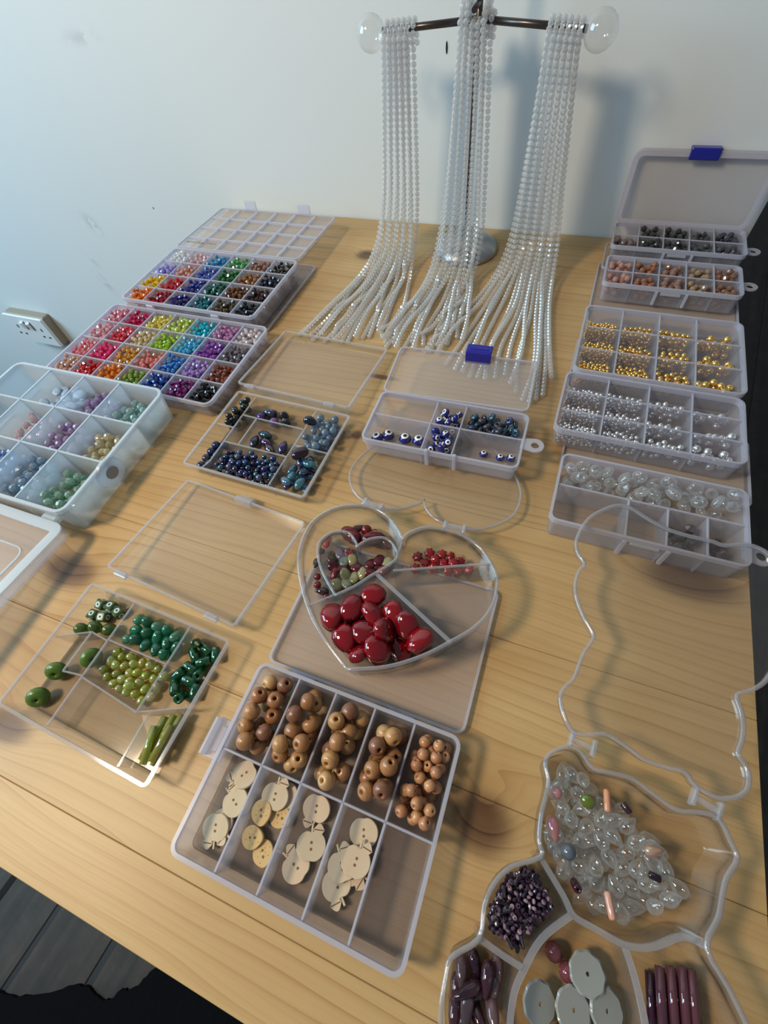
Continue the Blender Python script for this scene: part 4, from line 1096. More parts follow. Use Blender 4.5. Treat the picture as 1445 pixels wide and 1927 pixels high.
case('bead_box', 'milky 28-compartment box of rainbow crystal beads, from pink to black', x0, x1, y0, y1, 0.0, .021, M['frost'], M['frost_edge'], M['frost_lid'], r=.008, wall=.0016,
     cols=[x0 + (x1 - x0) * k / 7 for k in range(1, 7)], rows=[y0 + (y1 - y0) * k / 4 for k in range(1, 4)], flange=.004,
     lid=dict(w=.230, d=.150, h=.0040, at=(-.4495, .392, .0002), r=.007))
fx0, fx1, fy0, fy1 = -.5415, -.341, .384, .509
case('bead_box', 'milky 24-compartment box of crystal beads from orange to black under a gridded lid', fx0, fx1, fy0, fy1, .0045, .028, M['frost'], M['frost_edge'], M['frost_lid'], r=.007, wall=.0015,
     cols=[fx0 + (fx1 - fx0) * k / 6 for k in range(1, 6)], rows=[fy0 + (fy1 - fy0) * k / 4 for k in range(1, 4)], flange=.004,
     lid=dict(w=.200, d=.126, h=.0045, at=(-.4435, .5125, .0235), tilt=-.035, r=.006))
fb = bpy.data.objects['bead_box.005']
for ch in list(fb.children):
    if ch.name.startswith('lid'):
        for k in range(1, 6):
            xx = -.1 + .2 * k / 6
            obj('lid_rib', mesh('lid_rib', *box_vf(xx - .0012, xx + .0012, .002, .124, .0008, .0042), M['frost_edge']), ch)
        for k in range(1, 4):
            obj('lid_rib', mesh('lid_rib', *box_vf(-.098, .098, .126 * k / 4 - .0012, .126 * k / 4 + .0012, .0008, .0040), M['frost_edge']), ch)
        for kx in (-.048, .046):
            obj('latch', mesh('latch', *join_vf([bevel_box_vf(kx - .010, kx + .010, .1255, .131, .001, .0035, .0008), bevel_box_vf(kx - .010, kx + .010, .129, .132, .001, .015, .0008)]), M['frost_edge']), ch)
        cu = bpy.data.curves.new('printed_lettering', 'FONT')
        cu.body = 'AAMYPE & ITMTS'; cu.size = .0068; cu.shear = .3; cu.extrude = .00005
        cu.materials.append(M['ink'])
        tmp = bpy.data.objects.new('lettering_source', cu)
        me = bpy.data.meshes.new_from_object(tmp)
        bpy.data.objects.remove(tmp)
        obj('printed_lettering', me, ch, (-.092, .013, .0048))
for hx in (-.055, .045):
    for bxo in (fb, bpy.data.objects['bead_box.004']):
        obj('snap_catch', mesh('snap_catch', *bevel_box_vf(hx - .006, hx + .006, *((-.0685, -.0656) if bxo is not fb else (-.0645, -.0618)), .012, .0195, .001), M['frost_edge']), bxo)
for r, c, (a, b, p, q) in cells(x0 + .001, x1 - .001, y0 + .001, y1 - .001, 7, 4):
    cn, colr = NEAR[r][c]
    C, R = heap(rect_poly(a + .0008, b - .0008, p + .0008, q - .0008), 165, FR * 1.06, .0012, zmax=.0192, tries=3)
    order = np.argsort(-C[:, 2]); topi = order[:10]; rest = order[10:]
    for i in topi:
        tag(obj('crystal_bead', facet_me, None, C[i], rand_rot(), (1.06,) * 3, colr), f'{cn} faceted crystal bead on top of its cell in the 28-compartment box', 'bead', f'{cn} crystal beads')
    heap_stuff('crystal_beads', C[rest], R[rest], facet_vf, FR, M['bead'], f'heap of {cn} crystal beads filling one cell of the 28-compartment box', 'beads', colr)
for r, c, (a, b, p, q) in cells(fx0 + .001, fx1 - .001, fy0 + .001, fy1 - .001, 6, 4):
    cn, colr = FAR[r][c]
    C, R = heap(rect_poly(a + .0008, b - .0008, p + .0008, q - .0008), 125, FR * 1.12, .0058, zmax=.0262, tries=3)
    heap_stuff('crystal_beads', C, R, facet_vf, FR, M['bead'], f'heap of {cn} crystal beads filling one cell of the 24-compartment box', 'beads', colr)

# ---- big milky box at the table's edge
wx0, wx1, wy0, wy1 = -.567, -.361, .083, .240
case('bead_box', 'deep milky organiser box of pastel beads with tall dividers', wx0, wx1, wy0, wy1, 0.0, .036, M['milk'], M['milk_edge'], M['milk'], r=.010, wall=.0022, draft=.003, rotz=.02,
     cols=(-.516, -.467, -.418), rows=(.191, .142), div_h=.97, flange=.004, thick=.0016, lid=None)
pb = bpy.data.objects['bead_box.006']
pcx, pcy = (wx0 + wx1) / 2, (wy0 + wy1) / 2
L = obj('lid', mesh('lid', *lid_vf(.204, .160, .011, .010, .002), M['frost_lid']), pb, (.002, .078 - pcy, .0135), (0.085, 0, PI - .02))
obj('lid_border', mesh('lid_border', *rim_vf(.204, .160, .010, .0085, 0, .0016, .0006), M['milk_edge']), L, (0, .08, .0105))
obj('lid_panel_ridge', mesh('lid_panel_ridge', *rim_vf(.150, .106, .010, .0012, 0, .001, 0), M['milk_edge']), L, (0, .08, .0012))
for hx in (-.062, .075):
    obj('hinge', mesh('hinge', *join_vf([bevel_box_vf(hx - .009, hx + .009, -.084, -.076, .013, .020, .0015), bevel_box_vf(hx - .013, hx - .006, -.090, -.082, .010, .017, .0015), bevel_box_vf(hx + .006, hx + .013, -.090, -.082, .010, .017, .0015)]), M['milk_edge']), pb)
lp = [(.0 + .011 * math.cos(a) * (1.25 if abs(math.cos(a)) > .5 else 1), .016 * math.sin(a)) for a in [2 * PI * k / 20 for k in range(20)]]
lp = list(lp)
obj('latch', mesh('latch', *loops_vf([[(0, y, z) for z, y in [(p[0], p[1]) for p in lp]], [(.003, y * .95, z * .95) for z, y in lp], [(.0035, y * .5, z * .5) for z, y in lp]]), M['milk_edge']), pb, (.1025, -.022, .024), (0, -.08, 0))
obj('latch_window', mesh('latch_window', *loops_vf([[(0, y * .42, z * .42) for z, y in lp], [(.0015, y * .40, z * .40) for z, y in lp]]), principled('slate_window', (.28, .33, .37), .4)), pb, (.1055, -.022, .024), (0, -.08, 0))
past_vf = lathe_vf([(0, -.0036), (.002, -.0034), (.0042, -.0014), (.0042, .0014), (.002, .0034), (0, .0036)], 9)
M['pastel'] = bead_glass('pale_translucent_bead', 0.5, 0.08)
past_me = mesh('pastel_bead', *past_vf, M['pastel'])
flat_me = mesh('flat_pastel_bead', *pebble_vf(.0062, .005, .002, 12, 6, seed=51), M['satin'], True)
PA = [(-.514, -.469, .193, .236, 'grey-blue', (.34, .46, .64), flat_me, 16), (-.465, -.420, .193, .236, 'lilac', (.56, .46, .72), past_me, 26), (-.416, -.370, .193, .236, 'pale aqua', (.52, .74, .74), past_me, 24),
      (-.514, -.469, .144, .189, 'pearly pink', (.82, .68, .72), past_me, 26), (-.465, -.420, .144, .189, 'orchid', (.62, .48, .72), past_me, 30), (-.416, -.370, .144, .189, 'cream', (.80, .74, .54), past_me, 24),
      (-.514, -.469, .092, .140, 'periwinkle blue', (.34, .50, .80), past_me, 34), (-.465, -.420, .092, .140, 'powder blue', (.44, .60, .74), past_me, 34), (-.416, -.370, .092, .140, 'sea green', (.46, .68, .58), past_me, 36)]
for a, b, p, q, cn, colr, me, n in PA:
    C, R = heap(rect_poly(a, b, p, q), int(n * 2.6), .0042, .0014, zmax=.021, tries=3)
    order = np.argsort(-C[:, 2])
    heap_stuff('pastel_beads', C[order[22:]], R[order[22:]], past_vf, .0042, M['pastel'], f'{cn} beads at the bottom of one cell of the deep milky organiser box', 'beads', colr)
    for c in C[order[:22]]:
        rot = rand_rot() if me is past_me else (random.gauss(0, .3), random.gauss(0, .3), random.uniform(0, 6))
        tag(obj('pastel_bead', me, None, c, rot, (1, 1, 1), colr), f'{cn} bead inside the deep milky organiser box', 'bead', f'{cn} pastel beads')

# ---- boxes along the other side of the table
def ten_box(nm_label, x0, x1, y0, y1, z0, zr, lid, cols, rows, rot=0.0, tab=True, segs=None):
    t, g = case('bead_box', nm_label, x0, x1, y0, y1, z0, zr, M['frost'], M['frost_edge'], M['frost_lid'], r=.006, cols=cols, rows=rows, rotz=rot, flange=.0045, lid=lid, segs=segs)
    if tab: hang_tab(t, g[2] / 2 - .0005, .006 if tab is True else tab, g[4] - .008, M['frost_edge'])
    for hx in (-.012, .018):
        obj('front_lug', mesh('front_lug', *bevel_box_vf(hx - .0015, hx + .0015, -g[3] / 2 - .002, -g[3] / 2 + .001, .003, g[4] - .004, .0005), M['frost_edge']), t)
    obj('front_catch', mesh('front_catch', *bevel_box_vf(-.008, .012, -g[3] / 2 - .0015, -g[3] / 2 + .001, g[4] - .008, g[4] - .005, .0005), M['frost_edge']), t)
    return t
clear_box = ten_box('milky box of big clear beads, its front row nearly empty, under the bear lid', .031, .167, .205, .273, 0.0, .027,
    dict(w=.150, d=.075, h=.0035, at=(.107, .277, .0002)), (), (.241,), rot=-.008, tab=-.018, segs=[((x, .2055), (x, .241)) for x in (.086, .114, .141)])
silver_box = case('bead_box', 'milky box of silver metal spacer beads in twelve cells', .0195, .168, .299, .375, .0042, .028, M['frost'], M['frost_edge'], M['frost_lid'], r=.007, cols=(.058, .093, .1285), rows=(.3245, .350), rotz=-.012, flange=.0055,
    lid=dict(w=.146, d=.082, h=.0035, at=(.096, .380, .0002)))
gold_box = case('bead_box', 'milky box of gold metal spacer beads in twelve cells', .0245, .171, .381, .486, .0042, .028, M['frost'], M['frost_edge'], M['frost_lid'], r=.007, cols=(.0615, .097, .131), rows=(.416, .451), rotz=-.005, flange=.0055,
    lid=dict(w=.152, d=.126, h=.0040, at=(.1045, .492, .0002), rz=0))
pink_box = ten_box('milky box of rose-brown crystal beads in front of the grey crystal box', .036, .1745, .534, .592, .0046, .027,
    dict(w=.146, d=.060, h=.0035, at=(.106, .5985, .0045)), (.066, .0930, .1205, .148), (.562,), tab=.003)
grey_box = ten_box('milky box of grey crystal beads with its lid propped against the wall', .037, .180, .612, .669, .0082, .0285,
    dict(w=.146, d=.074, h=.010, at=(.1085, .6808, .0250), tilt=1.45, r=.010, rimw=4.5), (.066, .094, .122, .148), (.640,), tab=-.004)
for ch in grey_box.children:
    if ch.name.startswith('lid'):
        obj('latch', mesh('latch', *join_vf([bevel_box_vf(-.017, .013, .0665, .0775, .009, .013, .001), bevel_box_vf(-.017, .013, .074, .0775, .000, .012, .001)]), M['blue_latch']), ch)

def facet_ball(r, n=8): return lathe_vf([(0, -r), (r * .55, -r * .85), (r * .98, -r * .25), (r * .98, r * .25), (r * .55, r * .85), (0, r)], n)
cr_me = mesh('crystal_round', *facet_ball(.0034), M['bead'])
for r, c, (a, b, p, q) in [(r, c, v) for r in range(2) for c, v in enumerate([(xa, xb, (.564, .589), (.536, .560)) for xa, xb in zip((.038, .067, .094, .1215, .149), (.065, .092, .1195, .147, .1725))]) for v in [(v[0], v[1], *v[2 + r])]]:
    C, R = heap(rect_poly(a - .0006, b + .0006, p - .0006, q + .0006), 44, .0033, .0058, zmax=.0245, tries=3)
    sh = [(.72, .42, .34), (.50, .22, .12), (.48, .27, .20), (.55, .38, .24), (.42, .20, .12)][c]
    nm = ['pale rose', 'copper', 'dusty rose', 'champagne brown', 'chestnut rose'][c]
    order = np.argsort(-C[:, 2])
    if len(C) > 14: heap_stuff('crystal_rounds', C[order[14:]], R[order[14:]], facet_ball(.0033), .0033, M['bead'], f'{nm} crystal beads under the top ones in the {["back", "front"][r]} rose-brown cell', 'beads', sh)
    for k in C[order[:14]]:
        tag(obj('crystal_round', cr_me, None, k, rand_rot(), (1, 1, 1), sh), f'{nm} sparkling crystal bead in the rose-brown crystal box', 'bead', f'{nm} crystals')
for r, c, (a, b, p, q) in [(r, c, v) for r in range(2) for c, v in enumerate([(xa, xb, (.642, .666), (.614, .638)) for xa, xb in zip((.039, .067, .095, .123, .149), (.065, .093, .121, .147, .178))]) for v in [(v[0], v[1], *v[2 + r])]]:
    C, R = heap(rect_poly(a - .0006, b + .0006, p - .0006, q + .0006), 5 if c == 0 and r == 0 else 40, .0035, .0096, zmax=.0265, tries=3)
    sh = [(.30, .22, .19), (.06, .065, .065), (.07, .07, .07), (.10, .105, .11), (.11, .10, .13)][c]
    nm = ['taupe', 'gunmetal', 'graphite', 'ash grey', 'violet grey'][c]
    order = np.argsort(-C[:, 2])
    if len(C) > 14: heap_stuff('crystal_rounds', C[order[14:]], R[order[14:]], facet_ball(.0035), .0035, M['bead'], f'{nm} crystal beads under the top ones in the {["back", "front"][r]} grey cell', 'beads', sh)
    for k in C[order[:14]]:
        tag(obj('crystal_round', cr_me, None, k, rand_rot(), (1.06,) * 3, sh), f'{nm} sparkling crystal bead in the grey crystal box', 'bead', f'{nm} crystals')

ball6 = lathe_vf(ball_profile(1.0, 5), 8)
ball_big = mesh('metal_ball', *ring_bead(.0036, .0033, .0008, 12, 8), M['metal'], True)
def metal_box(xs, ys, z0, col, word):
    rad = (.0015, .0018, .0025, .0036)
    for c in range(4):
        for r in range(3):
            poly = rect_poly(xs[c] + .0012, xs[c + 1] - .0012, ys[r] + .0012, ys[r + 1] - .0012)
            n = (330, 230, 110, 48)[c]
            dp = ys[r + 1] - ys[r]
            poly = rect_poly(xs[c] + .0012, xs[c + 1] - .0012, ys[r] + .0010, ys[r] + dp * (.68 if r == 0 else .60))
            C, R = heap(poly, n, rad[c], z0 + .0013, zmax=z0 + .0165, tries=3, jit=.08, gap=.0003 if c == 3 else .0006)
            rw = ['front', 'middle', 'back'][r]
            if c == 3:
                for k in C:
                    tag(obj(f'{word}_bead', ball_big, None, k, rand_rot(), (1, 1, 1), col), f'big round {word} bead in the {rw} cell of the end column', 'bead', f'big {word} beads, {rw} cell')
            else:
                sz = ['finest', 'small', 'medium'][c]
                heap_stuff(f'{word}_beads', C, R, ball6, 1.0, M['metal'], f'{sz} round {word} beads drifted along the {rw} cell of their column', 'beads', col, True)
metal_box((.0265, .0615, .097, .131, .169), (.383, .416, .451, .484), .0042, (1.0, .66, .20), 'gold')
metal_box((.0215, .058, .093, .1285, .166), (.301, .3245, .350, .373), .0042, (.88, .88, .89), 'silver')

# clear beads
clr_me = [mesh('clear_bead', *ring_bead(.0058, .0042, .0013, 14, 8), M['clear_glass'], True), mesh('clear_bead', *facet_ball(.0046, 9), M['clear_glass']), mesh('clear_bead', *flower_vf(.0056, 5), M['clear_glass'], True)]
C, R = heap(rect_poly(.034, .1655, .2425, .271), 320, .0052, .0012, zmax=.0292, tries=5, gap=.0004)
for i, c in enumerate(C):
    tag(obj('clear_bead', clr_me[random.choice((0, 0, 1, 2))], None, c, rand_rot()), 'big colourless glass bead in the full back row under the bear lid', 'bead', 'clear glass beads')
bz_me = mesh('bronze_bead', *facet_ball(.0042, 7), M['bead_ab'])
C, R = heap(rect_poly(.117, .139, .208, .239), 14, .0042, .0012, zmax=.021, tries=6, bias=(.128, .215, .4))
for c in C: tag(obj('bronze_bead', bz_me, None, c, rand_rot(), (1, 1, 1), (.20, .17, .12)), 'smoky bronze faceted bead in the compartment beside the empty ones', 'bead', 'smoky bronze beads')
C, R = heap(rect_poly(.143, .165, .208, .238), 7, .0042, .0012, zmax=.021, tries=6, bias=(.150, .232, .5))
for c in C: tag(obj('bronze_bead', bz_me, None, c, rand_rot(), (1, 1, 1), (.12, .07, .03)), 'dark amber faceted bead in the end compartment by the tab', 'bead', 'dark amber beads')

# ---- bear box
BL_ = [(62, 49), (56, 43), (55, 37), (58, 30), (58, 22), (57, 12), (58, 0), (60, -6), (47, -15), (40, -25), (37, -36), (37.5, -49), (27, -60), (26, -68), (27, -80), (31, -93), (38, -103), (46, -110), (56, -118), (70, -124), (86, -121), (100, -117),
       (114, -118), (130, -123), (146, -121), (157, -112), (161, -100), (158, -88), (164, -76), (166, -62), (163, -48), (157, -37), (148, -24), (139, -13), (144, 0), (146, 10), (148, 18), (153, 28), (150, 35), (146, 42), (141, 44), (132, 42), (124, 40), (114, 43), (102, 47), (90, 46), (81, 45), (74, 51), (68, 52)]
def sm(pts, k=3): return [tuple(p) for p in catmull([(x / 1000, y / 1000) for x, y in pts], k, True)]
bear = sm(BL_)           # counter-clockwise as listed
BC = (.100, -.035)
blp = [(x - BC[0], y - BC[1]) for x, y in bear]
bh = .028
bb = thing('bear_box', 'clear bear-shaped box of clear, purple and wine-coloured beads', 'box', (BC[0], BC[1], 0.0))
tr = obj('tray', mesh('tray', *loops_vf([at(inset(blp, .0032), 0), at(inset(blp, .0025), .0006), at(blp, bh), at(inset(blp, .0014), bh), at(inset(blp, .0038), .0014)]), M['clear'], True), bb)
obj('rim', mesh('rim', *loops_vf([at(inset(blp, .0016), bh - .002), at(inset(blp, -.0006), bh - .002), at(inset(blp, -.0006), bh + .0004), at(inset(blp, .0016), bh + .0004)], close=True), M['clear_edge'], True), tr)
def bdiv(pts, t=.002):
    p = [(x / 1000 - BC[0], y / 1000 - BC[1]) for x, y in pts]
    p = [tuple(q) for q in catmull(p, 5)]
    dv = obj('divider', mesh('divider', *poly_strip_vf(p, t, .0014, bh - .002), M['clear']), bb)
    obj('divider_edge', mesh('divider_edge', *poly_strip_vf(p, t * 1.4, bh - .0032, bh - .0015), M['clear_edge']), dv)
bdiv([(60, -6), (74, -18), (80, -24), (90, -25), (104, -26), (116, -22), (129, -13), (139, -13)])
bdiv([(79, -24), (67, -38), (61, -52), (58, -64), (60, -80), (68, -92), (80, -100), (92, -102), (105, -98), (114, -86), (118, -70), (115, -52), (109, -36), (104, -27)])
bdiv([(37.5, -49), (50, -51), (61, -52)])
bdiv([(60, -84), (48, -92), (40, -104)]); bdiv([(117, -78), (138, -82), (158, -88)]); bdiv([(92, -102), (92, -118)])
# lid folded back over the clear bead box
BLID = [(65, 61), (60, 68), (57, 77), (59, 84), (63, 90), (65, 100), (67, 109), (71, 119), (70, 123), (64, 131), (58, 142), (55, 153), (56, 164), (59, 171), (54, 177), (51, 186), (53, 199), (58, 211), (66, 220), (75, 227), (85, 228), (95, 223), (104, 219), (114, 216), (125, 215), (140, 215),
        (147, 214), (158, 218), (165, 219), (172, 217), (178, 211), (184, 198), (187, 181), (186, 163), (181, 147), (173, 132), (168, 123), (161, 116), (154, 111), (156, 103), (157, 94), (156, 86), (154, 79), (157, 75), (159, 69), (158, 62), (154, 57), (149, 54), (143, 52), (136, 53), (131, 55), (127, 59), (119, 58), (106, 58), (98, 61), (87, 64), (82, 63), (75, 60), (69, 59)]
lidp = list(reversed(sm(BLID)))
LC = (.110, .055)
lp2 = [(x - LC[0], y - LC[1]) for x, y in lidp]
bl = obj('lid', mesh('lid', *loops_vf([at(inset(lp2, .0005), 0), at(lp2, .0006), at(lp2, .0062), at(inset(lp2, .0014), .0062), at(inset(lp2, .0014), .0013)]), M['clear'], True), bb, (LC[0] - BC[0], LC[1] - BC[1], .0230), (.0275, 0, 0))
obj('lid_rim', mesh('lid_rim', *loops_vf([at(inset(lp2, .0017), .0045), at(inset(lp2, -.0006), .0045), at(inset(lp2, -.0006), .0066), at(inset(lp2, .0017), .0066)], close=True), M['clear_edge'], True), bl)
for hx, hy, hr in ((.074, .0555, -.1), (.139, .048, -.25)):
    parts = [xf(lathe_vf([(0, -.006), (.002, -.006), (.002, .006), (0, .006)], 10), (0, 0, 0), (0, PI / 2, 0)), bevel_box_vf(-.0075, -.005, -.005, .005, -.003, .003, .0008), bevel_box_vf(.005, .0075, -.005, .005, -.003, .003, .0008)]
    obj('hinge', mesh('hinge', *join_vf(parts), M['clear_edge']), bb, (hx - BC[0], hy - BC[1], .026), (0, 0, hr))

head = [(60, 40), (60, 32), (62, 20), (62, 8), (63, -3), (76, -15), (82, -21), (100, -22), (114, -19), (126, -9), (134, -6), (138, 8), (132, 16), (126, 24), (112, 28), (98, 38), (84, 41), (74, 46), (66, 46)]
td_me = mesh('teardrop_bead', *lathe_vf([(0, -.0042), (.0020, -.0038), (.0032, -.002), (.0034, 0), (.0027, .0022), (.0014, .0042), (.0004, .0056), (0, .0058)], 12), M['clear_glass'], True)
C, R = heap([(x / 1000, y / 1000) for x, y in head], 190, .0034, .0014, zmax=.0172, tries=4)
for c in C:
    tag(obj('teardrop_bead', td_me, None, c, (random.gauss(PI / 2, .4), random.gauss(0, .3), random.uniform(0, 6)), (1.12,) * 3), 'clear glass teardrop bead heaped in the head of the bear box', 'bead', 'clear teardrop beads')
for o in MADE[-len(C):]: settle([o], [(x / 1000, y / 1000) for x, y in head], .0016, iters=5)
CH, RH = C, R
for nm, me, x, y, z, rot, c, lb, sc in [('pink_drop', drop_me, 65, 9, 16, (1.3, 0, .3), (.80, .45, .42), 'salmon pink drop bead at the edge of the bear head', .85), ('round_bead', round_me, 75, 1, 14, (0, 0, 0), (.20, .24, .30), 'smoky blue-grey round bead among the clear teardrops', .9),
    ('pip_bead', pip_me, 82, 28, 15, (.2, .1, 0), (.30, .36, .02), 'olive green pip among the clear teardrops', 1.1), ('stick_bead', stick_me, 92, 32, 14, (1.4, 0, .1), (.62, .28, .16), 'peach stick bead among the clear teardrops', .6),
    ('round_bead', round_me, 65, 26, 14, (0, 0, 0), (.75, .42, .45), 'small rose bead in the bear ear', .7), ('tube_bead', tb_me, 104, 34, 13, (1.4, .2, .8), (.14, .04, .07), 'small plum tube bead in the bear head', .5),
    ('tube_bead', tb_me, 118, 6, 14, (1.4, .2, 1.5), (.05, .02, .04), 'dark purple tube bead among the clear teardrops', .5), ('tube_bead', tb_me, 81, -12, 14, (.4, .2, 0), (.16, .04, .07), 'wine tube bead near the chin of the bear box', .6),
    ('drop_bead', drop_me, 116, 17, 13, (1.4, 0, 2), (.80, .55, .40), 'peach drop bead among the clear teardrops', .6), ('stick_bead', stick_me, 98, -14, 13, (1.4, 0, .3), (.62, .32, .24), 'salmon stick bead near the chin of the bear box', .6)]:
    tag(obj(nm, me, None, (x / 1000, y / 1000, min(.021, top_of(CH, RH, x / 1000, y / 1000, .0032, .0014))), rot, (sc,) * 3, c), lb, 'bead')
    settle(MADE[-1:], [(x / 1000, y / 1000) for x, y in head], .0016, iters=6)
# purple seed beads in the paw
paw = [(58.5, -11), (50, -17.5), (44, -27), (41.5, -37), (42, -46.5), (50, -48.8), (59, -49.8), (64.5, -38.5), (74.5, -25), (70, -18.5)]
paw = list(paw)
seed_vf = ring_bead(.0013, .0009, .0005, 8, 4); tiny_tube = lathe_vf([(.0004, -.0026), (.0009, -.0026), (.0009, .0026), (.0004, .0026)], 7, closed=True)
sd_me = mesh('seed_bead', *seed_vf, M['bead']); tt_me = mesh('bugle_bead', *tiny_tube, M['glass_tint'])
C, R = heap([(x / 1000, y / 1000) for x, y in paw], 620, .00125, .0014, zmax=.02, tries=3)
order = np.argsort(-C[:, 2]); parts = []
for k, i in enumerate(order):
    bug = k % 5 == 0
    col = random.choice([(.09, .045, .10), (.20, .11, .20), (.50, .34, .45), (.62, .45, .55)]) if not bug else (.05, .03, .08)
    if k < 290:
        tag(obj('bugle_bead' if bug else 'seed_bead', tt_me if bug else sd_me, None, C[i] + np.array([0, 0, .0004]), rand_rot() if not bug else (random.gauss(PI / 2, .3), 0, random.uniform(0, 6)), (1, 1, 1), col),
            'thin purple bugle bead in the paw of the bear box' if bug else 'tiny purple seed bead in the paw of the bear box', 'bead', 'purple bugle beads' if bug else 'purple seed beads')
        settle(MADE[-1:], [(x / 1000, y / 1000) for x, y in paw], .0015, iters=4)
    else: parts.append(xf(seed_vf, C[i], rand_rot()))
tag(obj('seed_beads', mesh('seed_beads', *join_vf(parts), M['bead']), color=(.09, .05, .11)), 'tiny purple seed beads filling the paw of the bear box', 'beads', None, 'stuff')
# scalloped pale discs in the belly
def scallop_vf(R, n=8):
    m = 48
    def ring(k, amp): return [(R * k * (1 + amp * math.cos(n * 2 * PI * i / m)) * math.cos(2 * PI * i / m), R * k * (1 + amp * math.cos(n * 2 * PI * i / m)) * math.sin(2 * PI * i / m)) for i in range(m)]
    h = [(.0009 * math.cos(2 * PI * i / m), .0009 * math.sin(2 * PI * i / m)) for i in range(m)]
    wav = lambda l, z, a: [(x, y, z + a * math.cos(n * 2 * PI * i / m)) for i, (x, y) in enumerate(l)]
    return loops_vf([at(h, -.0008), at(ring(.9, .02), -.0008), wav(ring(1, .03), 0, .0002), at(ring(.9, .02), .0008), at(h, .0008)], close=True)
sc_me = mesh('scalloped_disc', *scallop_vf(.0088, 9), principled('pearl_shell', (.30, .32, .31), .2, coat=.4))
for x, y, z, rx, ry in ((93, -45, 11, -.1, .15), (73, -64, 11, .1, .3), (88, -60, 12, 0, .2), (109, -53, 10, .1, .3), (78, -82, 8, .1, 0), (97, -78, 9, -.1, .1), (107, -68, 6, .1, .1)):
    tag(obj('scalloped_disc', sc_me, None, (x / 1000, y / 1000, z / 1000), (rx, ry, random.uniform(0, 1))), 'pearly scalloped sequin disc in the belly of the bear box', 'disc', 'scalloped discs')
for x, y in ((80, -45), (83, -47), (101, -68), (86, -72)):
    tag(obj('round_bead', round_me, None, (x / 1000, y / 1000, .0062), (0, 0, 0), (1, 1, 1), (.35, .10, .13)), 'wine-tinted round bead lying between the scalloped discs', 'bead', 'wine beads in the belly')
settle(MADE[-11:-4], [(x / 1000, y / 1000) for x, y in [(79, -30), (70, -41), (64.5, -53), (62, -64), (63, -78), (70, -89), (80, -96), (92, -98.5), (103, -95), (111, -84), (114.5, -70), (112, -54), (106, -38), (100, -30), (90, -28.5)]], .0016, iters=12)
settle(MADE[-4:], [(x / 1000, y / 1000) for x, y in [(79, -30), (70, -41), (64.5, -53), (62, -64), (63, -78), (70, -89), (80, -96), (92, -98.5), (103, -95), (111, -84), (114.5, -70), (112, -54), (106, -38), (100, -30), (90, -28.5)]], .0016, .0046)
rp_me = mesh('glass_rod', *lathe_vf([(.0009, -.0125), (.0023, -.0125), (.0023, .0125), (.0009, .0125)], 12, closed=True), M['glass_tint'], True)
for i, (x, y, z, rz) in enumerate([(125, -46, 4, .12), (130, -44, 4, .12), (135, -42, 4, .12), (140, -41, 4, .12), (145, -41, 4, .12), (127.5, -42, 8.7, .12), (132.5, -40, 8.7, .12), (137.5, -38, 8.7, .12), (142.5, -37, 8.7, .12), (151, -58, 4, .05)]):
    tag(obj('glass_rod', rp_me, None, (x / 1000, y / 1000, z / 1000), (PI / 2, 0, rz), (1, 1, 1), random.choice([(.36, .03, .08), (.28, .03, .10), (.40, .14, .20), (.12, .03, .08)])), 'wine red glass rod in the outer arm of the bear box', 'bead', 'wine red rods')
settle(MADE[-10:], [(x / 1000, y / 1000) for x, y in [(120.5, -74.5), (155.5, -83.5), (160, -75), (161.5, -62), (158.5, -49), (153, -39), (144, -27), (137, -17), (130, -16.5), (117, -25), (109, -29), (113, -37), (119.5, -52), (122.3, -69)]], .0016, iters=14)
pp_me = mesh('purple_drop', *lathe_vf([(0, -.0075), (.0024, -.006), (.0034, -.003), (.003, .002), (.0014, .007), (0, .009)], 12), M['glass_tint'], True)
for x, y, z in [(34, -69, 9), (40, -68, 9), (46, -66, 9), (34, -77, 8), (39, -76, 10), (45, -74, 10), (50, -73, 9), (42, -82, 9), (52, -62, 9), (36, -84, 7), (49, -82, 8), (55, -70, 7), (46, -88, 8)]:
    tag(obj('purple_drop', pp_me, None, (x / 1000, y / 1000, z / 1000), (random.gauss(1.45, .2), 0, random.gauss(.1, .4)), (1, 1, 1), random.choice([(.30, .11, .17), (.46, .30, .34), (.18, .06, .11)])), 'mauve elongated drop bead in the lower side pocket of the bear box', 'bead', 'mauve drop beads')
settle(MADE[-13:], [(x / 1000, y / 1000) for x, y in [(31, -64), (31, -79), (35, -91), (41, -99), (48, -89.5), (57, -84), (55.5, -65), (57.5, -55), (40, -52.5), (38, -54)]], .0016, .0040, 60)

# ================================================================== NECKLACE STAND
SX, SY = -.144, .625
st = thing('necklace_stand', 'metal T-shaped necklace stand on a domed steel base', 'stand', (SX, SY, 0))
obj('base', mesh('base', *lathe_vf([(0, 0), (.043, 0), (.0435, .0015), (.041, .007), (.034, .014), (.024, .0195), (.012, .0225), (.006, .0235), (0, .024)], 36), M['steel'], True), st)
obj('pole', mesh('pole', *lathe_vf([(0, .02), (.0032, .02), (.0032, .30), (0, .30)], 12), M['pole'], True), st)
zc = .2175
for sgn, ex, ez in ((-1, -.2405, .2145), (1, -.0405, .2105)):
    obj('arm', mesh('arm', *tube_vf([(0, 0, zc), (ex - SX, -.012, ez)], .0031, 10), M['pole'], True), st)
    obj('glass_knob', mesh('glass_knob', *xf(lathe_vf(ball_profile(.0148, 10), 18), (ex - SX + sgn * .012, -.014, ez - .001)), M['clear_glass'], True), st)
obj('arm', mesh('arm', *tube_vf([(0, 0, zc + .012), (0, -.022, zc + .010)], .0026, 8), M['pole'], True), st)

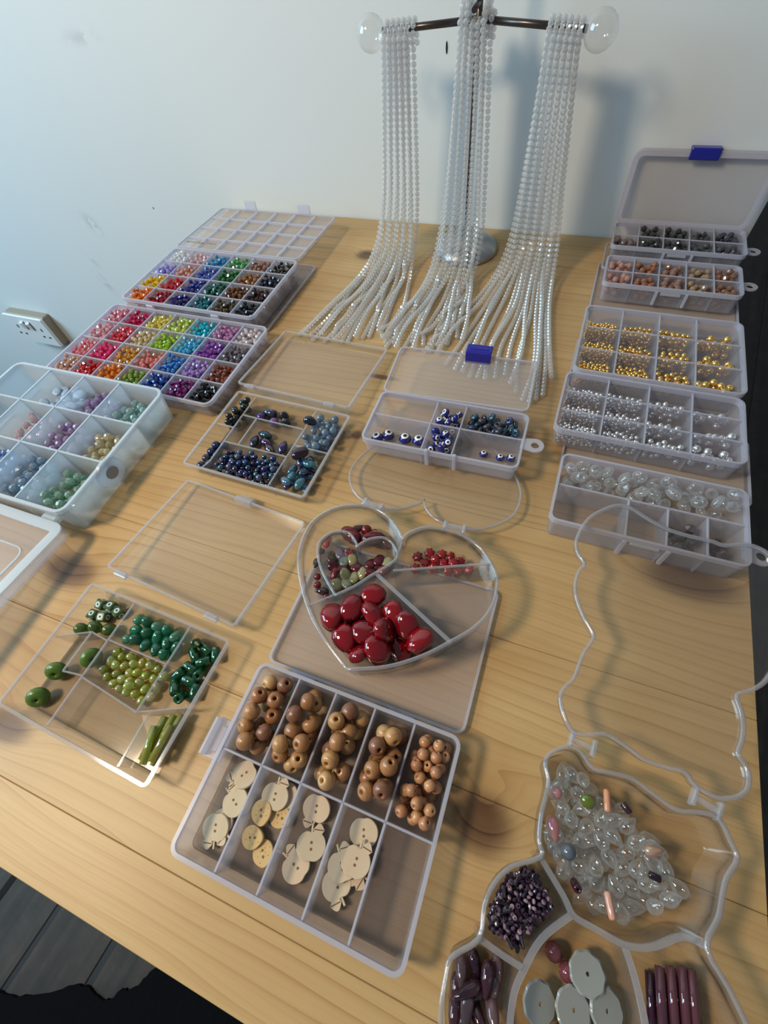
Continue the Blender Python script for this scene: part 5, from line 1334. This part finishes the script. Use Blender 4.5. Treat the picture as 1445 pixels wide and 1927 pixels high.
bead_vf = lathe_vf([(0, -.0025), (.0014, -.0023), (.0026, -.0009), (.0026, .0009), (.0014, .0023), (0, .0025)], 7)
STEP, BR = .0056, .00268
ARMS = [((SX, SY, zc), (-.2405, SY - .012, .2145)), ((SX, SY, zc), (-.0405, SY - .012, .2105)), ((SX, SY, zc + .012), (SX, SY - .022, zc + .010))]
def arm_point(x):
    ex, ez = (-.2405, .2145) if x < SX else (-.0405, .2105)
    f = (x - SX) / (ex - SX)
    return SY - .012 * f, zc + (ez - zc) * f
def chain(path):
    P = [Vector(p) for p in catmull(path, 10)]
    acc = nxt = 0.0; pos = []
    for a, b in zip(P, P[1:]):
        l = (b - a).length
        while nxt <= acc + l:
            pos.append(tuple(a.lerp(b, (nxt - acc) / max(l, 1e-9)))); nxt += STEP
        acc += l
    return pos
CHAINS = []
def bunch(xs, ends, gx0, gsp, gy0, label, group):
    """strands hooked over an arm in layers, falling to the table and fanning out to their ends"""
    nl = 3; nc = len(xs); n = len(ends)
    at_pole = min(abs(x - SX) for x in xs) < .02
    for i, (ex, ey) in enumerate(ends):
        ex /= 1000; ey /= 1000
        col, lay = min(i // nl, nc - 1), i % nl
        tx = xs[col]; ay, az = arm_point(tx)
        o = .0062 + .0054 * lay
        u = (i + .5) / n * 2 - 1
        gx = gx0 + u * gsp; gy = gy0 - lay * .0056
        zt = .0028 + (lay % 2) * .0040
        path = [(tx, ay + o, az - .012), (tx, ay + o * .75, az + o * .66), (tx, ay, az + o), (tx, ay - o * .75, az + o * .66), (tx, ay - o, az - .006),
                (tx + (gx - tx) * .35, ay - o + (gy - ay + o) * .25, az * .68), (tx + (gx - tx) * .7, ay - o + (gy - ay + o) * .62, az * .36),
                (gx, gy - .004, .042), (gx + (ex - gx) * .09, gy - .016 + (ey - gy) * .06, .014 + zt * .5),
                (gx + (ex - gx) * .42 + random.gauss(0, .004), gy + (ey - gy) * .42, zt), (gx + (ex - gx) * .75 + random.gauss(0, .004), gy + (ey - gy) * .75, zt), (ex, ey, zt)]
        if abs(tx - SX) < .007: path = [(tx, ay - o, az + .001 - .001 * lay)] + path[5:]            # tied in front of the pole
        elif lay and not at_pole: path = [(tx, ay - o, az + .004 - .004 * lay)] + path[5:]        # tied to the strands looped over the arm
        CHAINS.append((chain(path), label, group))
bunch([-.2345 + .0055 * k for k in range(6)], [(-292, 398), (-284, 393), (-277, 399), (-270, 392), (-262, 397), (-255, 392), (-248, 396), (-241, 393), (-234, 397), (-227, 399), (-219, 402), (-212, 407), (-205, 412), (-199, 430), (-190, 414), (-183, 405)], -.2285, .027, .598,
      'clear crystal bead strand hanging at the arm end nearer the gridded-lid box', 'strands on one arm end')
bunch([SX - .0140, SX - .0084, SX - .0028, SX + .0028, SX + .0084, SX + .0140], [(-193, 416), (-186, 406), (-179, 399), (-173, 404), (-166, 398), (-159, 392), (-153, 412), (-146, 401), (-138, 410), (-130, 402), (-121, 408), (-112, 418), (-104, 432), (-97, 425), (-142, 425), (-126, 440)], -.140, .029, .579,
      'clear crystal bead strand hanging in front of the stand pole', 'strands at the pole')
bunch([-.0735 + .0055 * k for k in range(6)], [(-132, 398), (-118, 395), (-104, 388), (-92, 383), (-83, 376), (-74, 371), (-66, 374), (-57, 368), (-48, 378), (-39, 383), (-31, 371), (-23, 363), (-15, 352), (-8, 349), (-2, 356), (3, 366), (8, 385)], -.052, .030, .600,
      'clear crystal bead strand hanging at the arm end nearer the grey crystal box', 'strands on the other arm end')

# loosen the strands: beads of different strands, the stand, the table and the lids keep their distance
BP = np.array([p for c, _, _ in CHAINS for p in c]); SID = np.concatenate([[k] * len(c[0]) for k, c in enumerate(CHAINS)])
IDX = np.concatenate([np.arange(len(c[0])) for c in CHAINS])
link = np.where(SID[1:] == SID[:-1])[0]; mid = link[:-1][(link[1:] - link[:-1]) == 1] + 1
DOME = np.array([(0, .024), (.006, .0235), (.012, .0225), (.024, .0195), (.034, .014), (.041, .007), (.0435, .0015), (.0436, 0)])
for it in range(110):
    if it % 4 == 0:
        cell = np.floor(BP / .0075).astype(int); key = {}
        for k, c in enumerate(map(tuple, cell)): key.setdefault(c, []).append(k)
        I, J = [], []
        for (cx_, cy_, cz_), L1 in key.items():
            for dx in (-1, 0, 1):
                for dy in (-1, 0, 1):
                    for dz in (-1, 0, 1):
                        L2 = key.get((cx_ + dx, cy_ + dy, cz_ + dz))
                        if L2:
                            for a_ in L1:
                                for b_ in L2:
                                    if a_ < b_ and SID[a_] != SID[b_]: I.append(a_); J.append(b_)
        I = np.array(I); J = np.array(J)
    D = BP[I] - BP[J]; d = np.sqrt((D ** 2).sum(1)) + 1e-9
    ov = 2 * BR - d; k = ov > 0
    st_ = D[k] / d[k][:, None] * (ov[k] * .42)[:, None]
    np.add.at(BP, I[k], st_); np.add.at(BP, J[k], -st_)
    if it < 85:                                                # keep every strand a smooth line
        BP[mid] += .10 * ((BP[mid - 1] + BP[mid + 1]) / 2 - BP[mid])
    for _ in range(3):                                         # bead spacing along the thread
        D = BP[link + 1] - BP[link]; d = np.sqrt((D ** 2).sum(1)) + 1e-9
        st_ = D / d[:, None] * ((d - STEP) * .45)[:, None]
        w0 = np.where(IDX[link] < 4, 0, 1.0)[:, None]
        np.add.at(BP, link, st_ * w0); np.add.at(BP, link + 1, -st_)
    for p_, q_ in ARMS:                                        # arms and pole
        p_ = np.array(p_); q_ = np.array(q_); e_ = q_ - p_
        t_ = np.clip(((BP - p_) @ e_) / (e_ @ e_), 0, 1); n_ = BP - (p_ + t_[:, None] * e_)
        d = np.sqrt((n_ ** 2).sum(1)) + 1e-9; k = d < .0031 + BR
        BP[k] += n_[k] / d[k][:, None] * (.0031 + BR - d[k])[:, None]
    for kx in (-.2525, -.0285):                                # glass knobs
        n_ = BP - np.array((kx, SY - .014, .2135 if kx < -.1 else .2095)); d = np.sqrt((n_ ** 2).sum(1)) + 1e-9; k = d < .0148 + BR
        BP[k] += n_[k] / d[k][:, None] * (.0148 + BR - d[k])[:, None]
    n_ = BP[:, :2] - np.array((SX, SY)); d = np.sqrt((n_ ** 2).sum(1)) + 1e-9
    k = d < .0032 + BR
    BP[k, :2] += n_[k] / d[k][:, None] * (.0032 + BR - d[k])[:, None]
    hd = np.interp(d, DOME[:, 0], DOME[:, 1]) + BR * 1.15
    k = (d < .046) & (BP[:, 2] < hd)
    BP[k, 2] += (hd[k] - BP[k, 2]) * .5; BP[k, 1] -= (hd[k] - BP[k, 2]) * .5
    k = (BP[:, 0] > -.314) & (BP[:, 0] < -.174) & (BP[:, 1] < .3925) & (BP[:, 2] < .02)     # far edge of the navy box lid
    BP[k, 1] = .3925
    k = (BP[:, 0] > -.15) & (BP[:, 0] < 0.002) & (BP[:, 1] < .382)                           # under the evil-eye lid
    BP[k, 2] = np.minimum(BP[k, 2], .0205)
    BP[:, 2] = np.maximum(BP[:, 2], BR - .0001)
for k, (c, label, group) in enumerate(CHAINS):
    P = [Vector(p) for p in BP[SID == k]]; parts = []
    for i, p in enumerate(P):
        t = (P[min(i + 1, len(P) - 1)] - P[max(i - 1, 0)]).normalized()
        m = Matrix.LocRotScale(p, t.to_track_quat('Z', 'Y').to_euler(), Vector((1, 1, 1)))
        parts.append(([tuple(m @ Vector(v)) for v in bead_vf[0]], bead_vf[1]))
    o = obj('bead_strand', mesh('bead_strand', *join_vf(parts), M['crystal']))
    tag(o, label, 'bead strand', group)
    obj('thread', mesh('thread', *tube_vf([tuple(v) for v in P] + [tuple(P[-1] + (P[-1] - P[-2]) * .7)], .00012, 4), M['thread']), o)
